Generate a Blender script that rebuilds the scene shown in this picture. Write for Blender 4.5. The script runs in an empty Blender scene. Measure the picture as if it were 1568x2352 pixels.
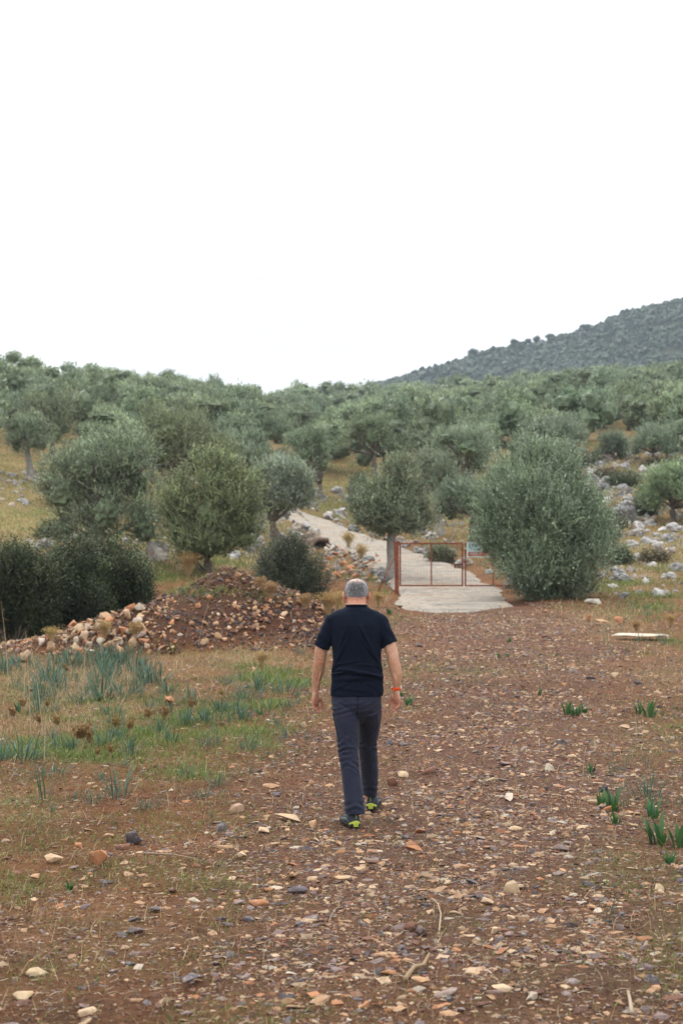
import bpy, bmesh, math, random
import numpy as np
from mathutils import Vector, Matrix, noise as mnoise

# ------------------------------------------------------------------ camera, world, sun, exposure
scene = bpy.context.scene
scene.render.engine = 'CYCLES'
scene.render.resolution_x, scene.render.resolution_y = 682, 1024
COL = scene.collection
CAM_H = 1.6
F_V = 3267.0                      # focal length in units of the 1568-wide view of the photograph
HOR = 1372.0                      # horizon row in that view

cam_data = bpy.data.cameras.new('camera')
cam_data.sensor_fit = 'VERTICAL'
cam_data.sensor_height = 36.0
cam_data.sensor_width = 24.0
cam_data.lens = 50.0
cam_data.shift_y = (HOR - 1176.0) / 2352.0
cam_data.clip_start, cam_data.clip_end = 0.1, 4000.0
cam_data.dof.use_dof = True
cam_data.dof.focus_distance = 10.0
cam_data.dof.aperture_fstop = 3.6
cam = bpy.data.objects.new('camera', cam_data)
cam.location = (0, 0, CAM_H)
cam.rotation_euler = (math.radians(90), 0, 0)
COL.objects.link(cam)
scene.camera = cam

scene.view_settings.view_transform = 'Standard'
scene.view_settings.look = 'None'
scene.view_settings.exposure = 0.16
scene.view_settings.gamma = 1.0
scene.cycles.max_bounces = 6
scene.cycles.diffuse_bounces = 3
scene.cycles.transmission_bounces = 3
scene.cycles.transparent_max_bounces = 4
scene.cycles.volume_bounces = 0
scene.cycles.use_denoising = True

SUN_EL, SUN_AZ = math.radians(52), math.radians(-28)     # azimuth from +Y towards -X is negative
world = bpy.data.worlds.new('World')
scene.world = world
world.use_nodes = True
wn, wl = world.node_tree.nodes, world.node_tree.links
wn.clear()
sky = wn.new('ShaderNodeTexSky'); sky.sky_type = 'NISHITA'; sky.sun_disc = False
sky.sun_elevation = SUN_EL; sky.sun_rotation = SUN_AZ
b1 = wn.new('ShaderNodeBackground'); b1.inputs['Strength'].default_value = 0.15
wl.new(sky.outputs[0], b1.inputs[0])
tc = wn.new('ShaderNodeTexCoord')
mp = wn.new('ShaderNodeMapping'); mp.inputs['Scale'].default_value = (1.0, 1.0, 2.4)
mp.inputs['Location'].default_value = (0.3, 0.1, 0.25)
wl.new(tc.outputs['Generated'], mp.inputs[0])
nz = wn.new('ShaderNodeTexNoise'); nz.inputs['Scale'].default_value = 2.6
nz.inputs['Detail'].default_value = 5; nz.inputs['Roughness'].default_value = 0.55
wl.new(mp.outputs[0], nz.inputs['Vector'])
cr = wn.new('ShaderNodeValToRGB')
cr.color_ramp.elements[0].position = 0.30; cr.color_ramp.elements[0].color = (0.535, 0.532, 0.532, 1)
cr.color_ramp.elements[1].position = 0.56; cr.color_ramp.elements[1].color = (1.0, 0.995, 0.985, 1)
wl.new(nz.outputs[0], cr.inputs[0])
b2 = wn.new('ShaderNodeBackground')
wl.new(cr.outputs[0], b2.inputs[0])
# an overcast sky is brightest overhead
sxyz = wn.new('ShaderNodeSeparateXYZ'); wl.new(tc.outputs['Generated'], sxyz.inputs[0])
mr = wn.new('ShaderNodeMapRange'); mr.inputs[1].default_value = 0.0; mr.inputs[2].default_value = 1.0
mr.inputs[3].default_value = 1.25; mr.inputs[4].default_value = 2.9
wl.new(sxyz.outputs[2], mr.inputs[0]); wl.new(mr.outputs[0], b2.inputs['Strength'])
mxw = wn.new('ShaderNodeMixShader'); mxw.inputs[0].default_value = 0.96   # a nearly closed cloud cover over the sky
wl.new(b1.outputs[0], mxw.inputs[1]); wl.new(b2.outputs[0], mxw.inputs[2])
ow = wn.new('ShaderNodeOutputWorld'); wl.new(mxw.outputs[0], ow.inputs[0])

sun_data = bpy.data.lights.new('sun', 'SUN')
sun_data.energy = 1.5
sun_data.angle = math.radians(10)
sun_data.color = (1.0, 0.95, 0.87)
sun = bpy.data.objects.new('sun', sun_data)
sd = Vector((math.sin(SUN_AZ) * math.cos(SUN_EL), math.cos(SUN_AZ) * math.cos(SUN_EL), math.sin(SUN_EL)))
sun.rotation_euler = sd.to_track_quat('Z', 'Y').to_euler()
sun.location = (0, 0, 60)
COL.objects.link(sun)

# ------------------------------------------------------------------ numeric helpers
rng = np.random.default_rng(7)
random.seed(7)

def vnoise(x, y, seed=0):
    x = np.asarray(x, float); y = np.asarray(y, float)
    xi = np.floor(x).astype(np.int64); yi = np.floor(y).astype(np.int64)
    xf = x - xi; yf = y - yi
    u = xf * xf * (3 - 2 * xf); v = yf * yf * (3 - 2 * yf)
    def h(a, b):
        n = (a * 374761393 + b * 668265263 + seed * 1442695041) & 0x7fffffff
        n = ((n ^ (n >> 13)) * 1274126177) & 0x7fffffff
        return ((n ^ (n >> 16)) & 0xffff) / 65535.0
    return (h(xi, yi) * (1 - u) + h(xi + 1, yi) * u) * (1 - v) + (h(xi, yi + 1) * (1 - u) + h(xi + 1, yi + 1) * u) * v

def fbm(x, y, seed=0, oct=4):
    s = 0; a = 0.5; t = 0
    for i in range(oct):
        s = s + a * vnoise(x * 2 ** i + 13.7 * i, y * 2 ** i - 7.1 * i, seed + i); t += a; a *= 0.5
    return s / t

# ground profile z(y) along three bearings x/y = -0.22, 0, +0.22
_py = [-200, -50, 0, 8, 10, 12, 15, 20, 24, 27, 33, 40, 55, 75, 90, 100, 150, 220, 290, 330, 420, 600, 2500]
_pC = [-3, -.6, -.05, -.02, 0, .04, .16, .45, .68, .87, 1.27, 1.75, 3.25, 5.6, 9.0, 11.1, 19.6, 30.2, 40.6, 41, 29, 4, 0]
_pL = [-3, -.6, -.05, -.02, 0, .04, .16, .45, .66, .60, .90, 2.4, 4.7, 8.3, 11.2, 13.4, 23.0, 34.9, 32, 26, 12, 2, 0]
_pR = [-3, -.6, -.05, -.02, 0, .04, .16, .45, .70, .95, 1.42, 1.9, 3.8, 7.4, 10.8, 12.8, 21.7, 33.7, 45.6, 47.5, 36, 12, 0]
_gy = np.arange(-200, 2500, 0.5)
def _tab(p):
    z = np.interp(_gy, _py, p)
    k = np.hanning(9); k /= k.sum()
    z1 = np.convolve(np.pad(z, 4, 'edge'), k, 'valid')
    k2 = np.hanning(41); k2 /= k2.sum()
    z2 = np.convolve(np.pad(z, 20, 'edge'), k2, 'valid')
    w = np.clip((_gy - 60) / 40, 0, 1)
    return z1 * (1 - w) + z2 * w
_tL, _tC, _tR = _tab(_pL), _tab(_pC), _tab(_pR)

ROAD = np.array([(2.75, 31.6), (2.95, 34), (3.1, 40), (2.65, 47), (1.45, 57), (-0.2, 66), (-1.9, 74.5), (-5.0, 80), (-9, 83)])
def road_dist(x, y):
    best = np.full(np.shape(x), 1e9)
    for (x0, y0), (x1, y1) in zip(ROAD[:-1], ROAD[1:]):
        dx, dy = x1 - x0, y1 - y0
        t = np.clip(((x - x0) * dx + (y - y0) * dy) / (dx * dx + dy * dy), 0, 1)
        best = np.minimum(best, np.hypot(x - x0 - t * dx, y - y0 - t * dy))
    return best

def mound(x, y):
    def g(cx, cy, sx, sy, h, rot=0, p=1.6):
        c, s = math.cos(rot), math.sin(rot)
        u = ((x - cx) * c + (y - cy) * s) / sx; v = (-(x - cx) * s + (y - cy) * c) / sy
        r = np.sqrt(u * u + v * v)
        return h * np.clip(1 - r, 0, 1) ** p * (1 + 0.35 * r) * (0.9 + .25 * fbm(x / 1.1, y / 1.1, 13, 3))
    m = g(-2.25, 27.3, 3.1, 3.3, 1.34, 0, 1.2)
    m = np.maximum(m, g(-3.5, 25.2, 2.3, 1.7, .74, 0, 1.0))
    m = np.maximum(m, g(-4.9, 24.3, 1.9, 1.0, .30, 0, 1.1))
    m = np.maximum(m, g(-0.9, 26.0, 1.7, 2.4, .40, 0, 1.1))
    return m

def H(x, y):
    x = np.asarray(x, float); y = np.asarray(y, float)
    a = np.clip(x / np.maximum(np.abs(y), 12.0), -0.34, 0.34) / 0.22
    zL = np.interp(y, _gy, _tL); zC = np.interp(y, _gy, _tC); zR = np.interp(y, _gy, _tR)
    sl = np.clip(-a, 0, 1.5); sr = np.clip(a, 0, 1.5)
    sl = np.where(sl < 1, sl * sl * (3 - 2 * sl) * .5 + sl * .5, sl); sr = np.where(sr < 1, sr * sr * (3 - 2 * sr) * .5 + sr * .5, sr)
    z = zC + sl * (zL - zC) + sr * (zR - zC)
    rd = road_dist(x, y)
    far = np.clip((y - 40) / 60, 0, 1)
    amp = 0.05 + 0.5 * far
    rr = np.clip((rd - 1.8) / 3.0, 0, 1)
    z = z + (fbm(x / 6.0, y / 6.0, 3) - 0.5) * 2 * amp * np.where(y > 30, rr, 1) * np.clip(np.abs(y - 9) / 6, 0.25, 1)
    z = z + (fbm(x / 45.0, y / 45.0, 5, 2) - 0.5) * 5 * np.clip((y - 90) / 80, 0, 1)
    z = z + mound(x, y)
    return z

def Hs(x, y): return float(H(np.array([x]), np.array([y]))[0])

def V2G(vx, vy, y0=4.0, y1=400.0):
    """ground point that a given pixel of the photograph looks at (a way to measure where things stand)"""
    ys = np.exp(np.linspace(math.log(y0), math.log(y1), 1600))
    xs = (vx - 784) / F_V * ys
    zs = CAM_H + (HOR - vy) / F_V * ys
    g = H(xs, ys)
    i = np.argmax(g >= zs)
    if g[i] < zs[i]: i = len(ys) - 1
    return float(xs[i]), float(ys[i]), float(g[i])

def to_V(x, y, z=None):
    if z is None: z = H(x, y)
    return 784 + F_V * x / y, HOR - (z - CAM_H) / y * F_V

# ------------------------------------------------------------------ mesh building
class MB:
    def __init__(s): s.v = []; s.f = []; s.c = []; s.m = []; s.n = 0
    def add(s, v, f, c=None, mi=0):
        v = np.asarray(v, float).reshape(-1, 3)
        if not isinstance(f, list): f = [f]
        s.v.append(v)
        for ff in f:
            ff = np.asarray(ff, int)
            if ff.size: s.f.append((ff + s.n, mi))
        if c is None: c = (1, 1, 1)
        c = np.asarray(c, float)
        if c.ndim == 1: c = np.tile(c[:3], (len(v), 1))
        s.c.append(c[:, :3]); s.n += len(v)
        return s
    def merge(s, o):
        for ff, mi in o.f: s.f.append((ff + s.n, mi))
        s.v += o.v; s.c += o.c; s.n += o.n
        return s
    def mesh(s, name, mats, smooth=False, cols=True):
        me = bpy.data.meshes.new(name)
        V = np.concatenate(s.v); 
        me.vertices.add(len(V)); me.vertices.foreach_set('co', V.astype(np.float32).ravel())
        loops = np.concatenate([f.ravel() for f, _ in s.f]); 
        sizes = np.concatenate([np.full(len(f), f.shape[1]) for f, _ in s.f])
        mi = np.concatenate([np.full(len(f), m) for f, m in s.f])
        me.loops.add(len(loops)); me.loops.foreach_set('vertex_index', loops.astype(np.int32))
        me.polygons.add(len(sizes))
        st = np.concatenate([[0], np.cumsum(sizes)[:-1]])
        me.polygons.foreach_set('loop_start', st.astype(np.int32))
        me.polygons.foreach_set('material_index', mi.astype(np.int32))
        me.polygons.foreach_set('use_smooth', np.full(len(sizes), smooth))
        if not isinstance(mats, (list, tuple)): mats = [mats]
        for m in mats: me.materials.append(m)
        if cols:
            at = me.color_attributes.new('Col', 'FLOAT_COLOR', 'POINT')
            C4 = np.ones((len(V), 4), np.float32); C4[:, :3] = np.concatenate(s.c)
            at.data.foreach_set('color', C4.ravel())
        me.update(calc_edges=True)
        return me
    def build(s, name, mats, parent=None, smooth=False, loc=None):
        o = bpy.data.objects.new(name, s.mesh(name, mats, smooth)); COL.objects.link(o)
        if parent is not None: o.parent = parent
        if loc is not None: o.location = loc
        return o

def tag(o, label=None, cat=None, group=None, kind=None):
    if label: o['label'] = label
    if cat: o['category'] = cat
    if group: o['group'] = group
    if kind: o['kind'] = kind
    return o

def empty(name, loc, rz=0, **k):
    o = bpy.data.objects.new(name, None); COL.objects.link(o)
    o.location = loc; o.rotation_euler = (0, 0, rz); o.empty_display_size = 0.1
    return tag(o, **k)

def copy_tree(o, parent=None):
    c = o.copy(); COL.objects.link(c)
    if parent is not None: c.parent = parent
    for ch in list(o.children): copy_tree(ch, c)
    return c

def tube(path, radii, seg=8, cap=True, flat=None, col=None, jitter=0, seed=0):
    """a tapered tube along a path; radii a list of r or (rx, ry)"""
    P = np.asarray(path, float); n = len(P)
    T = np.gradient(P, axis=0); T /= np.linalg.norm(T, axis=1)[:, None] + 1e-12
    up = np.array([0, 1.0, 0]) if abs(T[0][1]) < 0.9 else np.array([1.0, 0, 0])
    if flat is not None: up = np.asarray(flat, float)
    vs = []
    ang = np.linspace(0, 2 * math.pi, seg, endpoint=False)
    a = up - T[0] * np.dot(up, T[0]); a /= np.linalg.norm(a)
    r_ = np.random.default_rng(seed)
    for i in range(n):
        a = a - T[i] * np.dot(a, T[i]); a /= np.linalg.norm(a)
        b = np.cross(T[i], a)
        r = radii[i]
        rx, ry = (r, r) if np.isscalar(r) else r
        jj = 1 + jitter * (r_.random(seg) - 0.5)
        vs.append(P[i] + (np.cos(ang) * ry * jj)[:, None] * a + (np.sin(ang) * rx * jj)[:, None] * b)
    V = np.concatenate(vs)
    i0 = np.arange(seg); i1 = (i0 + 1) % seg
    F = np.concatenate([np.stack([k * seg + i0, k * seg + i1, (k + 1) * seg + i1, (k + 1) * seg + i0], 1) for k in range(n - 1)])
    fs = [F]
    if cap:
        V = np.concatenate([V, P[:1], P[-1:]])
        fs.append(np.stack([np.full(seg, n * seg), i1, i0], 1))
        fs.append(np.stack([np.full(seg, n * seg + 1), (n - 1) * seg + i0, (n - 1) * seg + i1], 1))
    return V, fs

def box(c, s, rot=None):
    c = np.asarray(c, float); s = np.asarray(s, float) / 2
    v = np.array([[x, y, z] for x in (-1, 1) for y in (-1, 1) for z in (-1, 1)], float) * s
    if rot is not None: v = v @ np.array(rot).T
    f = np.array([[0, 1, 3, 2], [4, 6, 7, 5], [0, 4, 5, 1], [2, 3, 7, 6], [0, 2, 6, 4], [1, 5, 7, 3]])
    return v + c, f

def unit(a): return a / (np.linalg.norm(a, axis=-1, keepdims=True) + 1e-9)

# ------------------------------------------------------------------ materials
def mat(name):
    m = bpy.data.materials.new(name); m.use_nodes = True
    nt = m.node_tree; nt.nodes.clear()
    out = nt.nodes.new('ShaderNodeOutputMaterial')
    b = nt.nodes.new('ShaderNodeBsdfPrincipled')
    nt.links.new(b.outputs[0], out.inputs[0])
    return m, nt.nodes, nt.links, b, out

def ramp(N, L, src, stops):
    r = N.new('ShaderNodeValToRGB'); e = r.color_ramp.elements
    while len(e) < len(stops): e.new(0.5)
    for k, (p, c) in enumerate(stops):
        e[k].position = p; e[k].color = (*c, 1) if len(c) == 3 else c
    L.new(src, r.inputs[0]); return r

def noise_n(N, L, vec, scale, detail=4, rough=0.55, dist=0):
    n = N.new('ShaderNodeTexNoise'); n.inputs['Scale'].default_value = scale
    n.inputs['Detail'].default_value = detail; n.inputs['Roughness'].default_value = rough
    n.inputs['Distortion'].default_value = dist
    if vec is not None: L.new(vec, n.inputs['Vector'])
    return n

def mixc(N, L, fac, a, b, mode='MIX'):
    m = N.new('ShaderNodeMix'); m.data_type = 'RGBA'; m.blend_type = mode
    for k, s in ((0, fac), (6, a), (7, b)):
        if isinstance(s, (int, float)): m.inputs[k].default_value = s
        elif isinstance(s, tuple): m.inputs[k].default_value = (*s, 1)
        else: L.new(s, m.inputs[k])
    return m.outputs[2]

def mathn(N, L, op, a, b=None, clamp=False):
    m = N.new('ShaderNodeMath'); m.operation = op; m.use_clamp = clamp
    for k, s in ((0, a), (1, b)):
        if s is None: continue
        if isinstance(s, (int, float)): m.inputs[k].default_value = s
        else: L.new(s, m.inputs[k])
    return m.outputs[0]

def attr(N, name='Col'):
    a = N.new('ShaderNodeAttribute'); a.attribute_name = name; return a

def bump(N, L, b, h, strength=0.4, dist=0.01):
    bp = N.new('ShaderNodeBump'); bp.inputs['Strength'].default_value = strength
    bp.inputs['Distance'].default_value = dist
    L.new(h, bp.inputs['Height']); L.new(bp.outputs[0], b.inputs['Normal'])

def plain(name, c, rough=0.7, var=0.25, scale=8, metallic=0, bmp=0.0, attr_mul=False):
    m, N, L, b, out = mat(name)
    tcn = N.new('ShaderNodeTexCoord')
    n = noise_n(N, L, tcn.outputs['Object'], scale)
    lo = tuple(x * (1 - var) for x in c); hi = tuple(min(1, x * (1 + var)) for x in c)
    r = ramp(N, L, n.outputs[0], [(0.3, lo), (0.7, hi)])
    col = r.outputs[0]
    if attr_mul: col = mixc(N, L, 1.0, col, attr(N).outputs['Color'], 'MULTIPLY')
    L.new(col, b.inputs['Base Color'])
    b.inputs['Roughness'].default_value = rough; b.inputs['Metallic'].default_value = metallic
    b.inputs['Specular IOR Level'].default_value = 0.3
    if bmp: bump(N, L, b, n.outputs[0], bmp, 0.01)
    return m

def leaf_mat(name, tint=(1, 1, 1), back=(0.20, 0.23, 0.19), transl=0.10, backmix=0.2, rvar=0.25):
    m, N, L, b, out = mat(name)
    a = attr(N)
    oi = N.new('ShaderNodeObjectInfo')
    c = mixc(N, L, 1.0, a.outputs['Color'], tint, 'MULTIPLY')
    v = mathn(N, L, 'MULTIPLY_ADD', oi.outputs['Random'], rvar); v.node.inputs[2].default_value = 1 - rvar / 2
    hs = N.new('ShaderNodeHueSaturation'); L.new(c, hs.inputs['Color']); L.new(v, hs.inputs['Value'])
    hv = mathn(N, L, 'MULTIPLY_ADD', oi.outputs['Random'], 0.03); hv.node.inputs[2].default_value = 0.485
    L.new(hv, hs.inputs['Hue'])
    g = N.new('ShaderNodeNewGeometry')
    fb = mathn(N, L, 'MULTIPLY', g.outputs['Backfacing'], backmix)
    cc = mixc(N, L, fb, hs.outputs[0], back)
    L.new(cc, b.inputs['Base Color']); b.inputs['Roughness'].default_value = 0.55
    b.inputs['Specular IOR Level'].default_value = 0.35
    t = N.new('ShaderNodeBsdfTranslucent'); L.new(hs.outputs[0], t.inputs[0])
    mx = N.new('ShaderNodeMixShader'); mx.inputs[0].default_value = transl
    L.new(b.outputs[0], mx.inputs[1]); L.new(t.outputs[0], mx.inputs[2]); L.new(mx.outputs[0], out.inputs[0])
    return m

def stone_mat(name, obj_col=True, spots=0.3, bmps=0.5, scale=14, lich=(0.5, 0.47, 0.42)):
    m, N, L, b, out = mat(name)
    tcn = N.new('ShaderNodeTexCoord')
    if obj_col:
        oi = N.new('ShaderNodeObjectInfo'); base = mixc(N, L, 1.0, oi.outputs['Color'], attr(N).outputs['Color'], 'MULTIPLY')
    else: base = attr(N).outputs['Color']
    geo = N.new('ShaderNodeNewGeometry')
    n1 = noise_n(N, L, geo.outputs['Position'], scale, 5, 0.6)
    n2 = noise_n(N, L, geo.outputs['Position'], scale * 3.1, 3, 0.7, 0.5)
    v = ramp(N, L, n1.outputs[0], [(0.3, (0.62, 0.60, 0.60)), (0.5, (1, 1, 1)), (0.7, (1.0, 0.92, 0.8))])
    c = mixc(N, L, 1.0, base, v.outputs[0], 'MULTIPLY')
    s = ramp(N, L, n2.outputs[0], [(0.56, (0, 0, 0)), (0.64, (spots,) * 3)])
    c = mixc(N, L, s.outputs[0], c, lich)
    n3 = noise_n(N, L, geo.outputs['Position'], scale * 0.7, 4, 0.6)
    s2 = ramp(N, L, n3.outputs[0], [(0.55, (0, 0, 0)), (0.7, (0.45,) * 3)])
    c = mixc(N, L, s2.outputs[0], c, (0.21, 0.10, 0.06))
    L.new(c, b.inputs['Base Color']); b.inputs['Roughness'].default_value = 0.85
    b.inputs['Specular IOR Level'].default_value = 0.25
    bump(N, L, b, n1.outputs[0], bmps, 0.02)
    return m

M = {}
M['olive_leaf'] = leaf_mat('olive_leaf')
M['shrub_leaf'] = leaf_mat('shrub_leaf', back=(0.05, 0.07, 0.035), transl=0.15, backmix=0.3)
M['dry_plant'] = leaf_mat('dry_plant', back=(0.3, 0.2, 0.09), transl=0.2, backmix=0.2)
M['blade'] = leaf_mat('blade', back=(0.1, 0.15, 0.1), transl=0.3, backmix=0.0, rvar=0.15)
M['bark'] = plain('bark', (0.13, 0.105, 0.085), 0.9, 0.45, 12, bmp=0.6)
M['pale_bark'] = plain('pale_bark', (0.25, 0.235, 0.215), 0.9, 0.3, 9, bmp=0.6)
M['stone'] = stone_mat('stone')
M['gravel'] = stone_mat('gravel', obj_col=False, spots=0.15, scale=30)
M['limestone'] = stone_mat('limestone', obj_col=True, spots=0.6, scale=3.2, lich=(0.55, 0.54, 0.52), bmps=0.9)
# ------------------------------------------------------------------ where grass, straw and gravel lie
GREEN = [(420, 1300, 90, 30, .9), (330, 1240, 120, 25, .5), (120, 1722, 190, 26, 1.1), (610, 1612, 110, 26, .7), (645, 1565, 90, 22, .6), (380, 1640, 260, 55, .35), (530, 1283, 60, 16, 1.0),
         (475, 1362, 60, 14, .8), (600, 1372, 45, 18, .6), (1500, 1395, 90, 30, .55), (1420, 1345, 120, 18, .35), (60, 1180, 110, 50, .6),
         (925, 1590, 50, 40, .5), (1420, 2020, 120, 60, .35), (760, 1165, 30, 25, .8), (640, 1690, 90, 30, .4), (1500, 1700, 90, 60, .35), (1540, 1880, 60, 70, .4), (1530, 2200, 60, 90, .4), (450, 1780, 120, 25, .35),
         (900, 1455, 60, 30, .45), (1060, 1540, 200, 25, .22), (40, 1880, 90, 60, .35), (1560, 1300, 120, 50, .25), (1540, 1480, 90, 25, .4),
         (150, 1620, 240, 60, .25), (300, 1700, 300, 40, .2), (100, 2190, 90, 60, .2), (700, 2260, 120, 60, .15), (590, 1530, 60, 30, .3), (880, 1340, 40, 18, .5)]
DRY = [(430, 1290, 120, 40, .8), (60, 1190, 150, 70, .8), (830, 1110, 150, 40, .7), (1450, 1290, 180, 60, .75), (540, 1350, 60, 30, .4), (150, 1640, 260, 90, .6),
       (560, 1510, 160, 40, .6), (1330, 1430, 130, 30, .8), (1500, 1560, 150, 60, .45), (1450, 1690, 130, 50, .55), (90, 1560, 220, 60, .6),
       (1300, 1960, 260, 130, .25), (300, 2100, 400, 150, .12), (1500, 2150, 120, 90, .35), (60, 1830, 140, 50, .4)]
def blobs(L_, vx, vy):
    s = 0
    for (cx, cy, sx, sy, w) in L_: s = s + w * np.exp(-((vx - cx) / sx) ** 2 - ((vy - cy) / sy) ** 2)
    return s
def masks(x, y, z=None):
    yy = np.maximum(y, 3.0)
    vx, vy = to_V(x, yy, H(x, y) - 0.0 if z is None else z)
    inb = (y > 3)
    g = np.where(inb, blobs(GREEN, vx, vy), 0.2); d = np.where(inb, blobs(DRY, vx, vy), 0.2)
    n = fbm(x / 1.7, y / 1.7, 21); n2 = fbm(x / 0.45, y / 0.45, 22, 3)
    hill = np.clip((y - 42) / 30, 0, 1)
    g = g + 0.42 * hill + 0.11 + .17 * np.clip((11 - y) / 2, 0, 1); d = d + 0.40 * hill + 0.12
    gg = np.clip(g * (0.1 + 4.2 * np.clip(n * .6 + n2 * .6 - 0.44, 0, 1)), 0, 1)
    dd = np.clip(d * (0.3 + 2.2 * np.clip(1 - n - 0.15, 0, 1)), 0, 1)
    # the stony track: from the concrete apron towards the camera
    cx = np.interp(y, [4, 8, 12, 20, 30, 36], [0.5, 0.9, 1.3, 2.3, 3.2, 3.2])
    hw = np.interp(y, [4, 8, 12, 20, 30, 36], [2.4, 2.2, 2.4, 2.9, 2.6, 2.0])
    t = np.clip(1.25 - np.abs(x - cx) / hw, 0, 1) * (y < 36)
    t = np.maximum(t, .55 * np.clip((8.3 - y) / 2.0, 0, 1)) * (1 - .3 * np.clip((9.5 - y) / 3, 0, 1))
    t = np.clip(t + 0.35 * (fbm(x / 1.1, y / 1.1, 31) - 0.5) * 2, 0, 1)
    mo = mound(x, y)
    k = np.clip(1 - t * 0.9, 0, 1) * np.where(mo > 0.08, 0.35, 1)
    return gg * np.where(t > .5, .45, 1) * np.where((mo > .08), .8, 1), dd * k, t

# ------------------------------------------------------------------ ground sheet
def ground():
    nx, ny = 520, 760
    u = np.linspace(-1, 1, nx); xs = 2.6 * np.sinh(u * math.asinh(900 / 2.6))
    w = np.linspace(-math.asinh(120 / 6.0), math.asinh(1500 / 6.0), ny); ys = 9.0 + 6.0 * np.sinh(w)
    X, Y = np.meshgrid(xs, ys)
    X = X.ravel(); Y = Y.ravel(); Z = H(X, Y)
    rd = road_dist(X, Y)
    near = np.clip(1 - np.abs(Y - 12) / 40, 0, 1)
    Z = Z + (fbm(X / 0.35, Y / 0.35, 41, 3) - 0.5) * 0.05 * near + (fbm(X * 9, Y * 9, 43, 2) - 0.5) * 0.015 * near
    Z = Z - 0.10 * np.clip((2.0 - rd) / 0.6, 0, 1) * np.clip((Y - 33) / 2, 0, 1)
    g, d, t = masks(X, Y)
    i = np.arange((nx) * (ny)).reshape(ny, nx)
    F = np.stack([i[:-1, :-1].ravel(), i[:-1, 1:].ravel(), i[1:, 1:].ravel(), i[1:, :-1].ravel()], 1)
    mb = MB(); mb.add(np.stack([X, Y, Z], 1), F, np.stack([g, d, t], 1))
    m, N, L, b, out = mat('earth')
    MO = np.clip(mound(X, Y) * 4, 0, 1)
    geo = N.new('ShaderNodeNewGeometry'); P = geo.outputs['Position']
    a = attr(N); sp = N.new('ShaderNodeSeparateColor'); L.new(a.outputs['Color'], sp.inputs[0])
    n1 = noise_n(N, L, P, 1.3, 6, 0.6); n2 = noise_n(N, L, P, 26, 8, 0.74); n3 = noise_n(N, L, P, 90, 3, 0.6)
    soil = ramp(N, L, n1.outputs[0], [(0.3, (0.082, 0.028, 0.013)), (0.5, (0.165, 0.055, 0.021)), (0.72, (0.225, 0.088, 0.040))])
    gr = ramp(N, L, n2.outputs[0], [(0.32, (0.38, 0.36, 0.36)), (0.5, (1, 1, 1)), (0.68, (1.45, 1.4, 1.35))])
    c = mixc(N, L, 1.0, soil.outputs[0], gr.outputs[0], 'MULTIPLY')
    trk = ramp(N, L, n2.outputs[0], [(0.35, (0.065, 0.040, 0.034)), (0.55, (0.145, 0.090, 0.072)), (0.7, (0.27, 0.19, 0.15))])
    c = mixc(N, L, mathn(N, L, 'MULTIPLY', sp.outputs[2], 0.6), c, trk.outputs[0])
    straw = ramp(N, L, n3.outputs[0], [(0.3, (0.15, 0.11, 0.05)), (0.55, (0.32, 0.26, 0.12)), (0.75, (0.46, 0.40, 0.22))])
    fd = mathn(N, L, 'MULTIPLY', sp.outputs[1], ramp(N, L, n2.outputs[0], [(0.38, (0.15,) * 3), (0.6, (1,) * 3)]).outputs[0])
    c = mixc(N, L, fd, c, straw.outputs[0])
    moss = ramp(N, L, n3.outputs[0], [(0.3, (0.045, 0.065, 0.012)), (0.6, (0.12, 0.15, 0.035)), (0.8, (0.2, 0.22, 0.06))])
    fg = mathn(N, L, 'MULTIPLY', sp.outputs[0], ramp(N, L, n2.outputs[0], [(0.4, (0.25,) * 3), (0.58, (1,) * 3)]).outputs[0])
    c = mixc(N, L, fg, c, moss.outputs[0])
    heap = ramp(N, L, n2.outputs[0], [(0.35, (.030, .014, .010)), (.6, (.085, .036, .022))])
    c = mixc(N, L, mathn(N, L, 'MULTIPLY', a.outputs['Alpha'], .85), c, heap.outputs[0])
    L.new(c, b.inputs['Base Color']); b.inputs['Roughness'].default_value = 0.95
    b.inputs['Specular IOR Level'].default_value = 0.15
    bump(N, L, b, n2.outputs[0], 1.0, 0.05)
    go = mb.build('ground', m, smooth=True)
    ca = go.data.color_attributes['Col']; buf = np.empty(len(X) * 4, np.float32); ca.data.foreach_get('color', buf); buf[3::4] = MO; ca.data.foreach_set('color', buf)
    tag(go, kind='structure')
ground()

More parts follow.
